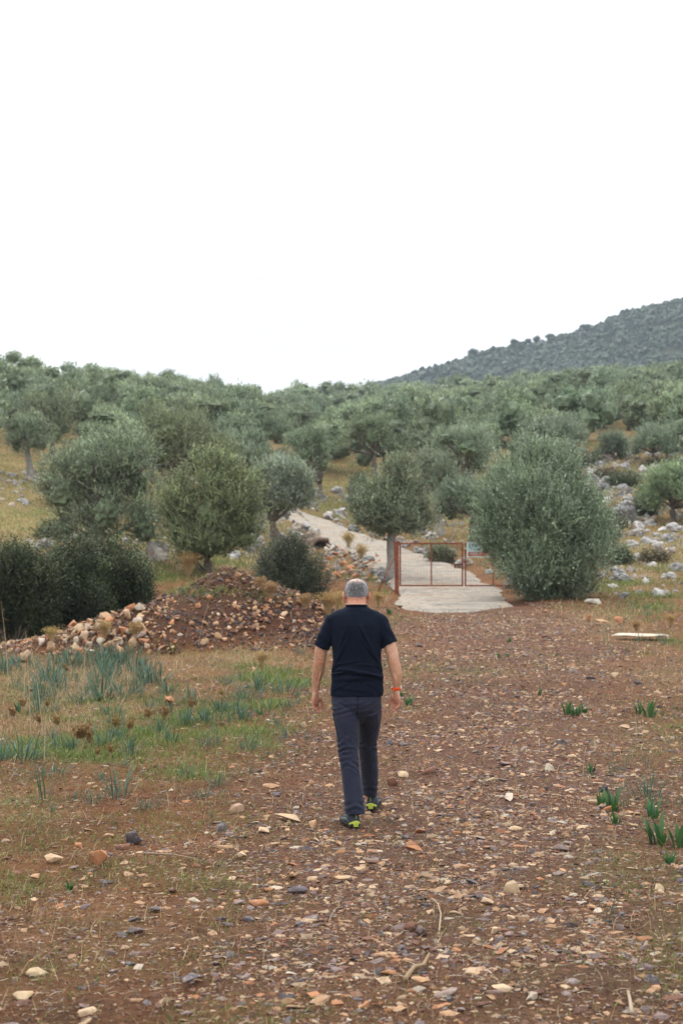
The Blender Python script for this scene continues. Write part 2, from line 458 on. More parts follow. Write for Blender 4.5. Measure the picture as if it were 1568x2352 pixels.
# ------------------------------------------------------------------ concrete track
def road():
    pts = []
    cum = np.concatenate([[0], np.cumsum(np.hypot(*np.diff(ROAD, axis=0).T))])
    s = np.arange(0, cum[-1], 0.35)
    px = np.interp(s, cum, ROAD[:, 0]); py = np.interp(s, cum, ROAD[:, 1])
    k = np.hanning(15); k /= k.sum()
    px = np.convolve(np.pad(px, 7, 'edge'), k, 'valid'); py = np.convolve(np.pad(py, 7, 'edge'), k, 'valid')
    tx = np.gradient(px); ty = np.gradient(py); l = np.hypot(tx, ty); tx /= l; ty /= l
    nw = 17
    V = []
    for i in range(len(s)):
        hwL = np.interp(s[i], [0, 8, 20, 45], [1.5, 1.55, 1.35, 1.0]) + 0.42 * (fbm(s[i] / 1.1, 3.3, 61, 3) - 0.5) * 2; hwR = np.interp(s[i], [0, 5, 9, 20, 45], [1.0, 1.1, 1.4, 1.3, 1.0]) + 0.42 * (fbm(s[i] / 1.1, 9.3, 62, 3) - 0.5) * 2
        if s[i] < 3.4: e = math.sqrt(max(0.02, 1 - (1 - s[i] / 3.4) ** 2)); hwL *= 0.25 + .75 * e; hwR *= 0.05 + .95 * e ** 1.6
        if 7 <= s[i] < 10: hwR += 0.1
        cz = Hs(px[i], py[i])
        for j in range(nw):
            q = -hwL + (hwL + hwR) * j / (nw - 1)
            x = px[i] + ty[i] * q; y = py[i] - tx[i] * q
            z = Hs(x, y) * 0.5 + cz * 0.5 + 0.035 + 0.02 * (fbm(x * 1.5, y * 1.5, 63, 3) - .5)
            if j in (0, nw - 1) or i == 0: z -= 0.10
            V.append((x, y, z))
    i = np.arange(len(V)).reshape(-1, nw)
    F = np.stack([i[:-1, :-1].ravel(), i[:-1, 1:].ravel(), i[1:, 1:].ravel(), i[1:, :-1].ravel()], 1)
    m, N, L, b, out = mat('rough_concrete')
    geo = N.new('ShaderNodeNewGeometry'); P = geo.outputs['Position']
    mpn = N.new('ShaderNodeMapping'); mpn.inputs['Scale'].default_value = (1, 2.2, 1); L.new(P, mpn.inputs[0])
    n1 = noise_n(N, L, mpn.outputs[0], .55, 9, 0.75, 0.8); n2 = noise_n(N, L, P, 7, 5, 0.7)
    c1 = ramp(N, L, n1.outputs[0], [(0.3, (0.08, 0.07, 0.06)), (0.42, (0.23, 0.21, 0.185)), (0.52, (0.34, 0.30, 0.25)), (0.64, (0.24, 0.165, 0.11))])
    c2 = ramp(N, L, n2.outputs[0], [(0.36, (0.62, 0.60, 0.57)), (0.5, (1, 1, 1)), (.66, (1.15, 1.13, 1.1))])
    L.new(mixc(N, L, 1, c1.outputs[0], c2.outputs[0], 'MULTIPLY'), b.inputs['Base Color'])
    b.inputs['Roughness'].default_value = 0.9; b.inputs['Specular IOR Level'].default_value = 0.2
    bump(N, L, b, n2.outputs[0], .5, 0.05)
    mb = MB(); mb.add(V, F)
    tag(mb.build('track', m, smooth=True), kind='structure')
road()

# ------------------------------------------------------------------ the far hill with its maquis
SKY = [(-600, 1040), (200, 960), (640, 915), (790, 888), (850, 866), (950, 838), (1050, 808), (1150, 783), (1250, 764), (1330, 745), (1400, 716), (1480, 688), (1568, 664), (1700, 630), (1900, 600), (2600, 560)]
def far_z(x, y):
    vx = 784 + F_V * x / 700.0
    row = np.interp(vx, [p[0] for p in SKY], [p[1] for p in SKY])
    top = CAM_H + (HOR - row - 7) / F_V * 700.0
    t = np.clip((y - 430) / 270.0, 0, 1.0)
    z = top * (t ** 0.9) * np.where(y > 700, 1 - ((y - 700) / 420.0) ** 2 * 0.8, 1)
    gul = (fbm(x / 60.0, y / 90.0, 71, 3) - 0.5) * 22 * np.sin(np.clip(t, 0, 1) * math.pi)
    return z + gul + (fbm(x / 14.0, y / 14.0, 72, 2) - .5) * 3 - 4
def far_hill():
    xs = np.linspace(-340, 620, 241); ys = np.linspace(420, 1050, 127)
    X, Y = np.meshgrid(xs, ys); Z = far_z(X, Y)
    e = np.minimum(np.minimum(X - xs[0], xs[-1] - X), np.minimum(Y - ys[0], ys[-1] - Y))
    Z = Z - 30 * np.clip(1 - e / 40, 0, 1) - 6 * (Y < 440)
    i = np.arange(X.size).reshape(X.shape)
    F = np.stack([i[:-1, :-1].ravel(), i[:-1, 1:].ravel(), i[1:, 1:].ravel(), i[1:, :-1].ravel()], 1)
    m, N, L, b, out = mat('hill_earth')
    geo = N.new('ShaderNodeNewGeometry'); P = geo.outputs['Position']
    n1 = noise_n(N, L, P, 0.05, 5, 0.6); n2 = noise_n(N, L, P, 0.6, 5, 0.65)
    c = ramp(N, L, n1.outputs[0], [(0.35, (0.03, 0.04, 0.02)), (0.6, (0.06, 0.06, 0.035)), (0.75, (0.24, 0.16, 0.11))])
    c2 = ramp(N, L, n2.outputs[0], [(0.35, (0.5,) * 3), (0.6, (1.2,) * 3)])
    L.new(mixc(N, L, 1, c.outputs[0], c2.outputs[0], 'MULTIPLY'), b.inputs['Base Color']); b.inputs['Roughness'].default_value = 1
    b.inputs['Specular IOR Level'].default_value = 0.1
    mb = MB(); mb.add(np.stack([X.ravel(), Y.ravel(), Z.ravel()], 1), F)
    tag(mb.build('far_hill', m, smooth=True), kind='structure')
far_hill()

def ico(sub):
    bm = bmesh.new(); bmesh.ops.create_icosphere(bm, subdivisions=sub, radius=1)
    v = np.array([p.co[:] for p in bm.verts]); f = np.array([[q.index for q in p.verts] for p in bm.faces]); bm.free()
    return v, f

def instance_mesh(mb, tv, tf, pos, R, scale, cols, vcol=None):
    """many copies of one template into one mesh"""
    n = len(pos); k = len(tv)
    V = np.einsum('nij,nkj->nki', R, tv[None] * scale[:, None, :]) + pos[:, None, :]
    F = (tf[None] + (np.arange(n) * k)[:, None, None]).reshape(-1, tf.shape[1])
    C = np.repeat(cols[:, None, :], k, 1)
    if vcol is not None: C = C * vcol[None, :, None]
    mb.add(V.reshape(-1, 3), F, C.reshape(-1, 3))

def rotz(a):
    R = np.zeros((len(a), 3, 3)); R[:, 0, 0] = R[:, 1, 1] = np.cos(a); R[:, 0, 1] = -np.sin(a); R[:, 1, 0] = np.sin(a); R[:, 2, 2] = 1
    return R
def rot_rand(n, tilt, r=rng):
    a = r.random(n) * 2 * math.pi; Rz = rotz(a)
    b = (r.random(n) - .5) * 2 * tilt; c = (r.random(n) - .5) * 2 * tilt
    Rx = np.zeros((n, 3, 3)); Rx[:, 0, 0] = 1; Rx[:, 1, 1] = Rx[:, 2, 2] = np.cos(b); Rx[:, 1, 2] = -np.sin(b); Rx[:, 2, 1] = np.sin(b)
    Ry = np.zeros((n, 3, 3)); Ry[:, 1, 1] = 1; Ry[:, 0, 0] = Ry[:, 2, 2] = np.cos(c); Ry[:, 0, 2] = np.sin(c); Ry[:, 2, 0] = -np.sin(c)
    return Rx @ Ry @ Rz

def maquis():
    r = np.random.default_rng(11)
    n = 30000
    y = 470 + 250 * r.random(n) ** 0.9; x = -60 + 420 * r.random(n)
    z = far_z(x, y)
    vx = 784 + F_V * x / y; vy = HOR - (z - CAM_H) / y * F_V
    scar = blobs([(1530, 752, 90, 7, 1.3), (1460, 805, 60, 10, .8), (1320, 762, 60, 5, .7), (1550, 815, 30, 10, .7)], vx, vy) + (fbm(x / 18, y / 12, 75) > 0.66) * .6
    k = r.random(n) > scar
    x, y, z = x[k], y[k], z[k]; n = len(x)
    mb = MB()
    for t in range(6):
        tv, tf = ico(2)
        tv = tv * (1 + 0.55 * (np.array([mnoise.noise(Vector(p) * 2.1 + Vector((t * 7, 0, 0))) for p in tv]))[:, None]
                   + 0.25 * r.standard_normal(len(tv))[:, None] * .6)
        keep = tf[(tv[tf].mean(1)[:, 2] > -0.35)]
        s = slice(t, None, 6)
        nn = len(x[s])
        sc = (.85 + 1.3 * r.random(nn) ** 2)[:, None] * np.stack([np.ones(nn), np.ones(nn), 0.75 + .5 * r.random(nn)], 1)
        g = r.random(nn)[:, None]
        cc = (1 - g) * np.array([0.014, 0.028, 0.014]) + g * np.array([0.040, 0.062, 0.028])
        cc = cc * (0.8 + 0.4 * r.random(nn))[:, None] * np.array([.9, 1.0, 1.0])
        instance_mesh(mb, tv, keep, np.stack([x[s], y[s], z[s] + sc[:, 2] * .35], 1), rot_rand(nn, .2, r), sc, cc, 0.8 + .4 * r.random(len(tv)))
    o = mb.build('maquis', M['shrub_leaf'])
    tag(o, 'dense dark evergreen scrub covering the hazy blue hill far behind', 'scrub', kind='stuff')
maquis()

# ------------------------------------------------------------------ foliage generators
def leaves(P, D, L_, nl, ll, lw, cols, r, spread=0.75, bend=0.25, shrink=0.5):
    """shoots from P along D with nl narrow leaves each"""
    n = len(P)
    t = (0.08 + 0.92 * (np.arange(nl) / max(1, nl - 1)))[None, :] * np.ones((n, 1)) + (r.random((n, nl)) - .5) * .08
    bd = unit(r.standard_normal((n, 3))) * bend
    pos = P[:, None] + D[:, None] * (L_[:, None] * t)[..., None] + bd[:, None] * (L_[:, None] * t ** 2)[..., None]
    side = r.standard_normal((n, nl, 3)); side -= (side * D[:, None]).sum(-1, keepdims=True) * D[:, None]
    side = unit(side)
    ld = unit(D[:, None] * (0.6 + .3 * r.random((n, nl, 1))) + side * spread)
    wv = unit(np.cross(ld, r.standard_normal((n, nl, 3)) * .5 + np.array([0, 0, 1.0])))
    lenv = ll * (0.7 + .6 * r.random((n, nl, 1))) * (1 - shrink * t[..., None] * .5)
    wv = wv * lw * .5 * (0.8 + .4 * r.random((n, nl, 1)))
    mid = pos + ld * lenv * .45
    V = np.stack([pos, mid + wv, pos + ld * lenv, mid - wv], 2).reshape(-1, 3)
    F = np.arange(len(V)).reshape(-1, 4)
    cv = cols[:, None, :] * (0.8 + .4 * r.random((n, nl, 1))) * (0.85 + 0.3 * t[..., None])
    C = np.repeat(cv.reshape(-1, 3), 4, 0)
    return V, F, C

OL_DARK = np.array([0.034, 0.052, 0.027]); OL_MID = np.array([0.215, 0.275, 0.150]); OL_LIT_TIP = np.array([0.45, 0.53, 0.30]); OL_SIL = np.array([0.33, 0.385, 0.30])

def lobes_for(r, w, h, z0, n=9, bushy=False):
    out = []
    for i in range(n):
        a = i / n * 2 * math.pi + r.random() * .8
        q = (0.15 + .42 * r.random() ** .7) * w
        zz = z0 + (h - z0) * (0.22 + .58 * r.random())
        if i == 0: q = 0; zz = z0 + (h - z0) * .68
        rr = (0.20 + .12 * r.random()) * w
        rz = min(rr * (0.8 + .5 * r.random()), (h - zz) * 1.0 if h > zz else rr)
        out.append((math.cos(a) * q * .8, math.sin(a) * q * .8, zz, rr, max(.2, rz)))
    return out

def lumpy(lobes, r, k=4):
    """every lobe carries smaller lumps, like an olive crown"""
    out = []
    for (cx, cy, cz, rr, rz) in lobes:
        out.append((cx, cy, cz, rr * .80, rz * .80))
        for j in range(k):
            d = unit(r.standard_normal(3) + np.array([0, -.15, .35])); q = .32 + .24 * r.random(); e = .70 + .28 * r.random()
            out.append((cx + d[0] * rr * e, cy + d[1] * rr * e, cz + d[2] * rz * e, rr * q, rz * q * 1.1))
    return out

def crown_mesh(r, lobes, n_shoot, sl, nl, ll, lw, tint=(1, 1, 1), silver=0.3, lit_tips=0.5, upward=0.75, zmin=None, holes=0.25):
    lobes = lumpy(lobes, r)
    mb = MB()
    wts = np.array([l[3] * l[3] for l in lobes]); wts /= wts.sum()
    for li, (cx, cy, cz, rr, rz) in enumerate(lobes):
        n = max(4, int(n_shoot * wts[li]))
        d = unit(r.standard_normal((n * 2, 3)))
        d = d[(d[:, 2] > -0.75)][:n]; n = len(d)
        # clumping: keep shoots where a directional noise is high, leaving gaps
        cl = fbm(d[:, 0] * 2.2 + li * 5, d[:, 1] * 2.2 + d[:, 2] * 2.7, 91 + li, 2)
        k = cl > holes + 0.10 * r.random(n)
        d = d[k]; n = len(d); cl = cl[k]
        rad = (0.35 + 0.65 * r.random(n) ** 0.55) * (0.62 + 0.74 * cl)
        P = np.array([cx, cy, cz]) + d * rad[:, None] * np.array([rr, rr, rz])
        if zmin is not None: P[:, 2] = np.maximum(P[:, 2], zmin + .25 * r.random(n))
        D = unit(d * 0.75 + np.array([0, 0, upward * (.7 + .6 * r.random())]) + .38 * r.standard_normal((n, 3)))
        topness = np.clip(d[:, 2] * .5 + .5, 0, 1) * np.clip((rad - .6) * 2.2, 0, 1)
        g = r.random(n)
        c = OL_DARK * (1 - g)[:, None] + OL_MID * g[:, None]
        tt = (topness * lit_tips * (0.3 + .9 * r.random(n)))[:, None].clip(0, 1)
        c = c * (1 - tt) + OL_LIT_TIP * tt  # upper outer shoots paler: young growth, plus top light put into the leaf colour
        sv = (silver * r.random(n) * 1.4)[:, None].clip(0, 1); c = c * (1 - sv) + OL_SIL * sv
        c = c * np.asarray(tint) * np.exp(r.normal(0, .25, (n, 1)))
        v, f, cc = leaves(P, D, sl * (0.5 + .7 * r.random(n) + 1.1 * (r.random(n) > .9)), nl, ll, lw, c, r, spread=.6)
        mb.add(v, f, cc)
    return mb

def shade_core(lobes, r, k=.62, tint=(1, 1, 1), sub=2):
    """solid leaf-coloured lumps added inside a crown to block light and deepen its shade"""
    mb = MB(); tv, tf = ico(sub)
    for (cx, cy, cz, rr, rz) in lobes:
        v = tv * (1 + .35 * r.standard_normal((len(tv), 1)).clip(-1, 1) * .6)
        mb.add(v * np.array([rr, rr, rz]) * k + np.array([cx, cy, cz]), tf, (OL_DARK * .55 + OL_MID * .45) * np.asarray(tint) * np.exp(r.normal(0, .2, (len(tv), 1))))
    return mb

def trunk_mesh(r, h_fork, r0, lobes, lean=(0, 0), forks=None, seg=9):
    mb = MB()
    p0 = np.array([0, 0, -0.15]); p1 = np.array([lean[0], lean[1], h_fork])
    ts = np.linspace(0, 1, 7)
    path = np.array([p0 * (1 - t) + p1 * t + np.array([.08 * math.sin(t * 5 + 1), .06 * math.cos(t * 6), 0]) * h_fork * .4 * math.sin(t * math.pi) for t in ts])
    rad = [r0 * (1.45 - 0.9 * t ** .6 + .12 * math.sin(t * 13)) for t in ts]
    mb.add(*tube(path, rad, seg, jitter=.35, seed=int(r.integers(99))))
    for (cx, cy, cz, rr, rz) in lobes:
        e = np.array([cx, cy, cz + rz * .35]); s = path[-1] + (path[-2] - path[-1]) * r.random() * .8
        mid = (s + e) / 2 + np.array([0, 0, -.1]) * np.linalg.norm(e - s) + .12 * r.standard_normal(3)
        q = np.linspace(0, 1, 6)[:, None]
        b = (1 - q) ** 2 * s + 2 * q * (1 - q) * mid + q * q * e
        rb = r0 * (.45 + .2 * r.random())
        mb.add(*tube(b, list(np.linspace(rb, rb * .22, 6)), 6, jitter=.2, seed=int(r.integers(99))))
        for k in range(5):
            i = r.integers(2, 5); s2 = b[i]; e2 = np.array([cx, cy, cz]) + unit(r.standard_normal(3) + np.array([0, 0, .4])) * np.array([rr, rr, rz]) * .85
            m2 = (s2 + e2) / 2 + .08 * r.standard_normal(3)
            b2_ = (1 - q) ** 2 * s2 + 2 * q * (1 - q) * m2 + q * q * e2
            mb.add(*tube(b2_, list(np.linspace(rb * .3, .008, 6)), 4, cap=False))
    return mb

def olive(name, vx, y, base_row=None, crown=None, fork=1.2, r0=.16, lobes=None, lean=(0, 0), n=5200, label='', group=None, seed=1, tint=(1, 1, 1), silver=.3,
          lit_tips=.5, bark='bark', ll=.085, lw=.026, sl=.34, nl=13, stems=1, zmin=None, cat='olive tree', upward=.75, holes=.43):
    """crown = (V left, V right, V top, V bottom) as seen; turned into metres at distance y"""
    r = np.random.default_rng(seed)
    x = (vx - 784) / F_V * y; z = Hs(x, y)
    s = y / F_V
    l, rt, top, bot = crown
    w = (rt - l) * s * 1.1; cxo = ((l + rt) / 2 - vx) * s
    zt = CAM_H + (HOR - top) * s - z; zb = CAM_H + (HOR - bot) * s - z
    if lobes is None: lobes = wild(seed, 10)
    if True: lobes = [(a * w, b * w, zb + (zt - zb) * c, d * w, e * (zt - zb)) for (a, b, c, d, e) in lobes]
    lobes = [(a + cxo, b, c, d, e) for (a, b, c, d, e) in lobes]
    root = empty(name, (x, y, z), label=label, cat=cat, group=group)
    cmb = crown_mesh(r, lobes, n, sl, nl, ll, lw, tint, silver, lit_tips, upward, zmin, holes); cmb.merge(shade_core(lobes, r, .40, tint, 3)); cmb.build('crown', M['olive_leaf'], root)
    tm = trunk_mesh(r, fork, r0, lobes, lean)
    for k in range(stems - 1):
        t2 = trunk_mesh(r, fork * .9, r0 * .6, lobes[::3], ((k * 2 - 1) * .5, .2)); tm.merge(t2)
    tm.build('trunk', M[bark], root, smooth=True)
    return root
def wild(seed, n=9, low=.3, top=.98):
    """lobes of an uneven olive crown: big ones low, ragged ones on top, in parts of the crown's size"""
    r = np.random.default_rng(seed); out = [(0, 0, (low + top) / 2, .24, .24)]
    for i in range(n):
        a = i / n * 6.28 + r.normal(0, .4); c = low + (top - low) * ((i * .618 + .2 * r.random()) % 1) * .82
        q = (.33 if c < .6 else .24) * (.75 + .4 * r.random()); d = .14 + .12 * r.random()
        e = min(d * (1.0 + .5 * r.random()), max(.07, (top + .03 - c) * .9))
        out.append((math.cos(a) * q, math.sin(a) * q, c, d, e))
    return out
# ------------------------------------------------------------------ near olive trees, each read off the photograph
RL = [(0, 0, .72, .27, .26), (-.28, 0, .5, .22, .26), (.27, -.05, .52, .23, .27), (-.12, -.2, .35, .24, .26), (.16, .2, .4, .24, .26), (-.3, .1, .28, .18, .22), (.3, .05, .27, .19, .22), (.03, -.22, .6, .22, .25), (0, 0, .22, .3, .2)]
RL2 = [(.02, 0, .74, .22, .25), (-.22, 0, .6, .22, .24), (.24, -.05, .58, .22, .25), (-.3, -.1, .34, .2, .24), (.28, .1, .33, .21, .24), (0, -.2, .42, .26, .26), (.05, .2, .3, .26, .22), (.36, 0, .46, .13, .2), (-.36, 0, .46, .13, .2), (-.1, -.1, .16, .25, .16)]
olive('olive_tree', 232, 44, crown=(105, 368, 995, 1262), lobes=wild(31, 12, .16), n=9750, fork=.7, r0=.15, stems=3, seed=3, silver=.25, lit_tips=.5,
      label='wide olive tree with several thin trunks right behind the dark thicket', group='olive trees near the gate')
olive('olive_tree', 478, 42, crown=(372, 600, 1042, 1290), lobes=RL2 + [(.3, 0, .2, .2, .15), (-.28, 0, .2, .2, .15), (0, -.1, .1, .25, .1), (.1, .0, .93, .09, .08), (-.14, 0, .88, .1, .1)], n=9300, fork=.6, r0=.14, stems=2, seed=4, silver=.12, lit_tips=.8, tint=(1.0, 1.04, .86),
      label='round yellow-green olive tree behind the dry yellow bush on the rubble mound', group='olive trees near the gate')
olive('olive_tree', 655, 50, crown=(572, 720, 1050, 1200), n=6900, fork=1.45, r0=.2, lean=(-.5, .1), seed=5, silver=.8, lit_tips=.3, tint=(1.0, 1.0, 1.02),
      lobes=[(-.05, 0, .72, .26, .27), (.2, 0, .62, .24, .3), (-.28, 0, .5, .2, .3), (.28, 0, .35, .22, .3), (0, -.1, .32, .27, .28), (-.2, .1, .24, .2, .2)],
      label='silver-grey olive tree leaning on a slanted trunk above the culvert', group='olive trees near the gate')
olive('olive_tree', 893, 44, crown=(800, 990, 1065, 1245), n=8400, fork=1.9, r0=.15, lean=(.16, 0), seed=6, silver=.25, lit_tips=.55, bark='pale_bark',
      lobes=[(.07, 0, .76, .22, .24), (-.12, 0, .56, .24, .26), (.2, 0, .52, .25, .3), (-.28, -.1, .3, .2, .22), (.26, .1, .26, .2, .24), (0, -.15, .36, .3, .28), (-.3, 0, .42, .15, .22), (.05, 0, .18, .3, .15)],
      label='olive tree with pale leaning trunk just left of the gate', group='olive trees near the gate')
olive('olive_tree', 1083, 56, crown=(1000, 1135, 1095, 1215), n=4500, fork=1.4, r0=.17, lean=(.1, 0), seed=7, silver=.4, lit_tips=.3, tint=(.85, .9, .9), bark='bark',
      label='small dark olive tree behind the gate sign', group='olive trees near the gate')
olive('olive_tree', 1010, 62, crown=(950, 1058, 1045, 1180), n=4500, fork=1.6, r0=.15, seed=17, silver=.4, lit_tips=.4, bark='pale_bark',
      label='pale-trunked olive tree beyond the gate top rail', group='olive trees near the gate')
# the big shaggy olive bush beside the gate, leafy to the ground
olive('olive_bush', 1238, 36, crown=(1085, 1376, 1036, 1390), n=25500, fork=.5, r0=.12, stems=3, seed=8, silver=.45, lit_tips=.5, ll=.08, lw=.021, sl=.46, nl=15, upward=.85, holes=.38, tint=(.92, .96, .95),
      lobes=[(-.02, 0, .82, .17, .16), (.16, .05, .70, .23, .2), (-.2, 0, .64, .22, .22), (.3, 0, .50, .18, .2), (-.29, 0, .46, .16, .16), (.0, -.2, .52, .26, .25), (.22, -.1, .36, .25, .22),
             (-.10, -.12, .3, .22, .2), (.36, .05, .34, .12, .15), (-.36, 0, .38, .08, .09), (.10, -.1, .18, .24, .16), (.28, 0, .18, .16, .13), (-.05, .2, .5, .3, .28), (.04, .1, .10, .2, .1), (.13, 0, .06, .24, .08), (-.03, 0, .95, .07, .08), (.14, 0, .88, .09, .09), (.34, 0, .62, .10, .10), (-.24, 0, .76, .08, .1), (.42, 0, .44, .10, .10), (.06, 0, .97, .05, .07), (-.36, 0, .56, .07, .09), (.26, 0, .80, .07, .09)],
      label='big shaggy olive bush, leafy to the ground, beside the right half of the gate', cat='olive bush')
olive('olive_tree', 1545, 60, crown=(1478, 1640, 1068, 1215), n=6300, fork=.8, r0=.13, seed=9, silver=.3, lit_tips=.7, tint=(.98, 1.06, .9),
      label='bright round olive tree at the right edge beside the grey boulder', group='olive trees near the gate')
olive('olive_tree', 70, 70, crown=(5, 118, 950, 1062), n=4500, fork=2.0, r0=.17, lean=(-.1, 0), seed=10, silver=.3, lit_tips=.5, bark='pale_bark',
      label='olive tree on a single pale trunk on the terrace at the left', group='olive trees on the left terraces')
olive('olive_tree', 120, 84, crown=(50, 178, 900, 1040), n=4500, fork=2.2, r0=.17, seed=12, silver=.3, lit_tips=.5, tint=(1, 1.02, .9),
      label='taller olive tree behind the single-trunked one at the left', group='olive trees on the left terraces')
olive('olive_tree', 400, 64, crown=(285, 520, 935, 1105), n=7500, fork=1.2, r0=.2, seed=13, silver=.25, lit_tips=.5, tint=(.98, 1.0, .85), lobes=wild(33, 11),
      label='large spreading olive tree rising between the two near left trees', group='olive trees on the left terraces')
olive('olive_tree', 860, 92, crown=(780, 925, 958, 1070), n=4800, fork=1.6, r0=.2, seed=14, silver=.3, lit_tips=.4, tint=(.98, .98, .88),
      label='open olive tree with visible limbs above the tree left of the gate', group='olive trees above the track')
olive('olive_tree', 735, 82, crown=(640, 770, 985, 1105), n=4800, fork=1.0, r0=.18, seed=15, silver=.35, lit_tips=.3, tint=(.9, .92, .85),
      label='dark olive tree directly above the bend of the track', group='olive trees above the track')
olive('olive_tree', 1050, 74, crown=(960, 1140, 985, 1110), n=5400, fork=1.0, r0=.18, seed=16, silver=.5, lit_tips=.4,
      label='silvery olive tree rising behind the big bush on its left', group='olive trees above the track')
olive('olive_tree', 1408, 88, crown=(1370, 1448, 995, 1078), n=3600, fork=.5, r0=.13, seed=18, silver=.4, lit_tips=.3, tint=(.9, .95, .95),
      label='small rounded olive tree standing alone on the scree at the right', group='olive trees on the rocky slope')
olive('olive_tree', 1500, 86, crown=(1448, 1572, 975, 1072), n=4800, fork=.6, r0=.15, seed=19, silver=.5, lit_tips=.4,
      label='grey-green olive tree at the upper edge of the scree', group='olive trees on the rocky slope')
olive('olive_tree', 1265, 90, crown=(1175, 1345, 960, 1055), n=5400, fork=.9, r0=.17, seed=20, silver=.5, lit_tips=.3, tint=(.95, .98, 1),
      label='blue-green olive tree showing just over the big bush', group='olive trees on the rocky slope')
olive('olive_tree', 220, 66, crown=(130, 300, 1010, 1100), n=3900, fork=.8, r0=.15, seed=22, silver=.5, lit_tips=.3, tint=(.85, .92, .9),
      label='low dim olive tree left of the wide one with several trunks', group='olive trees on the left terraces')

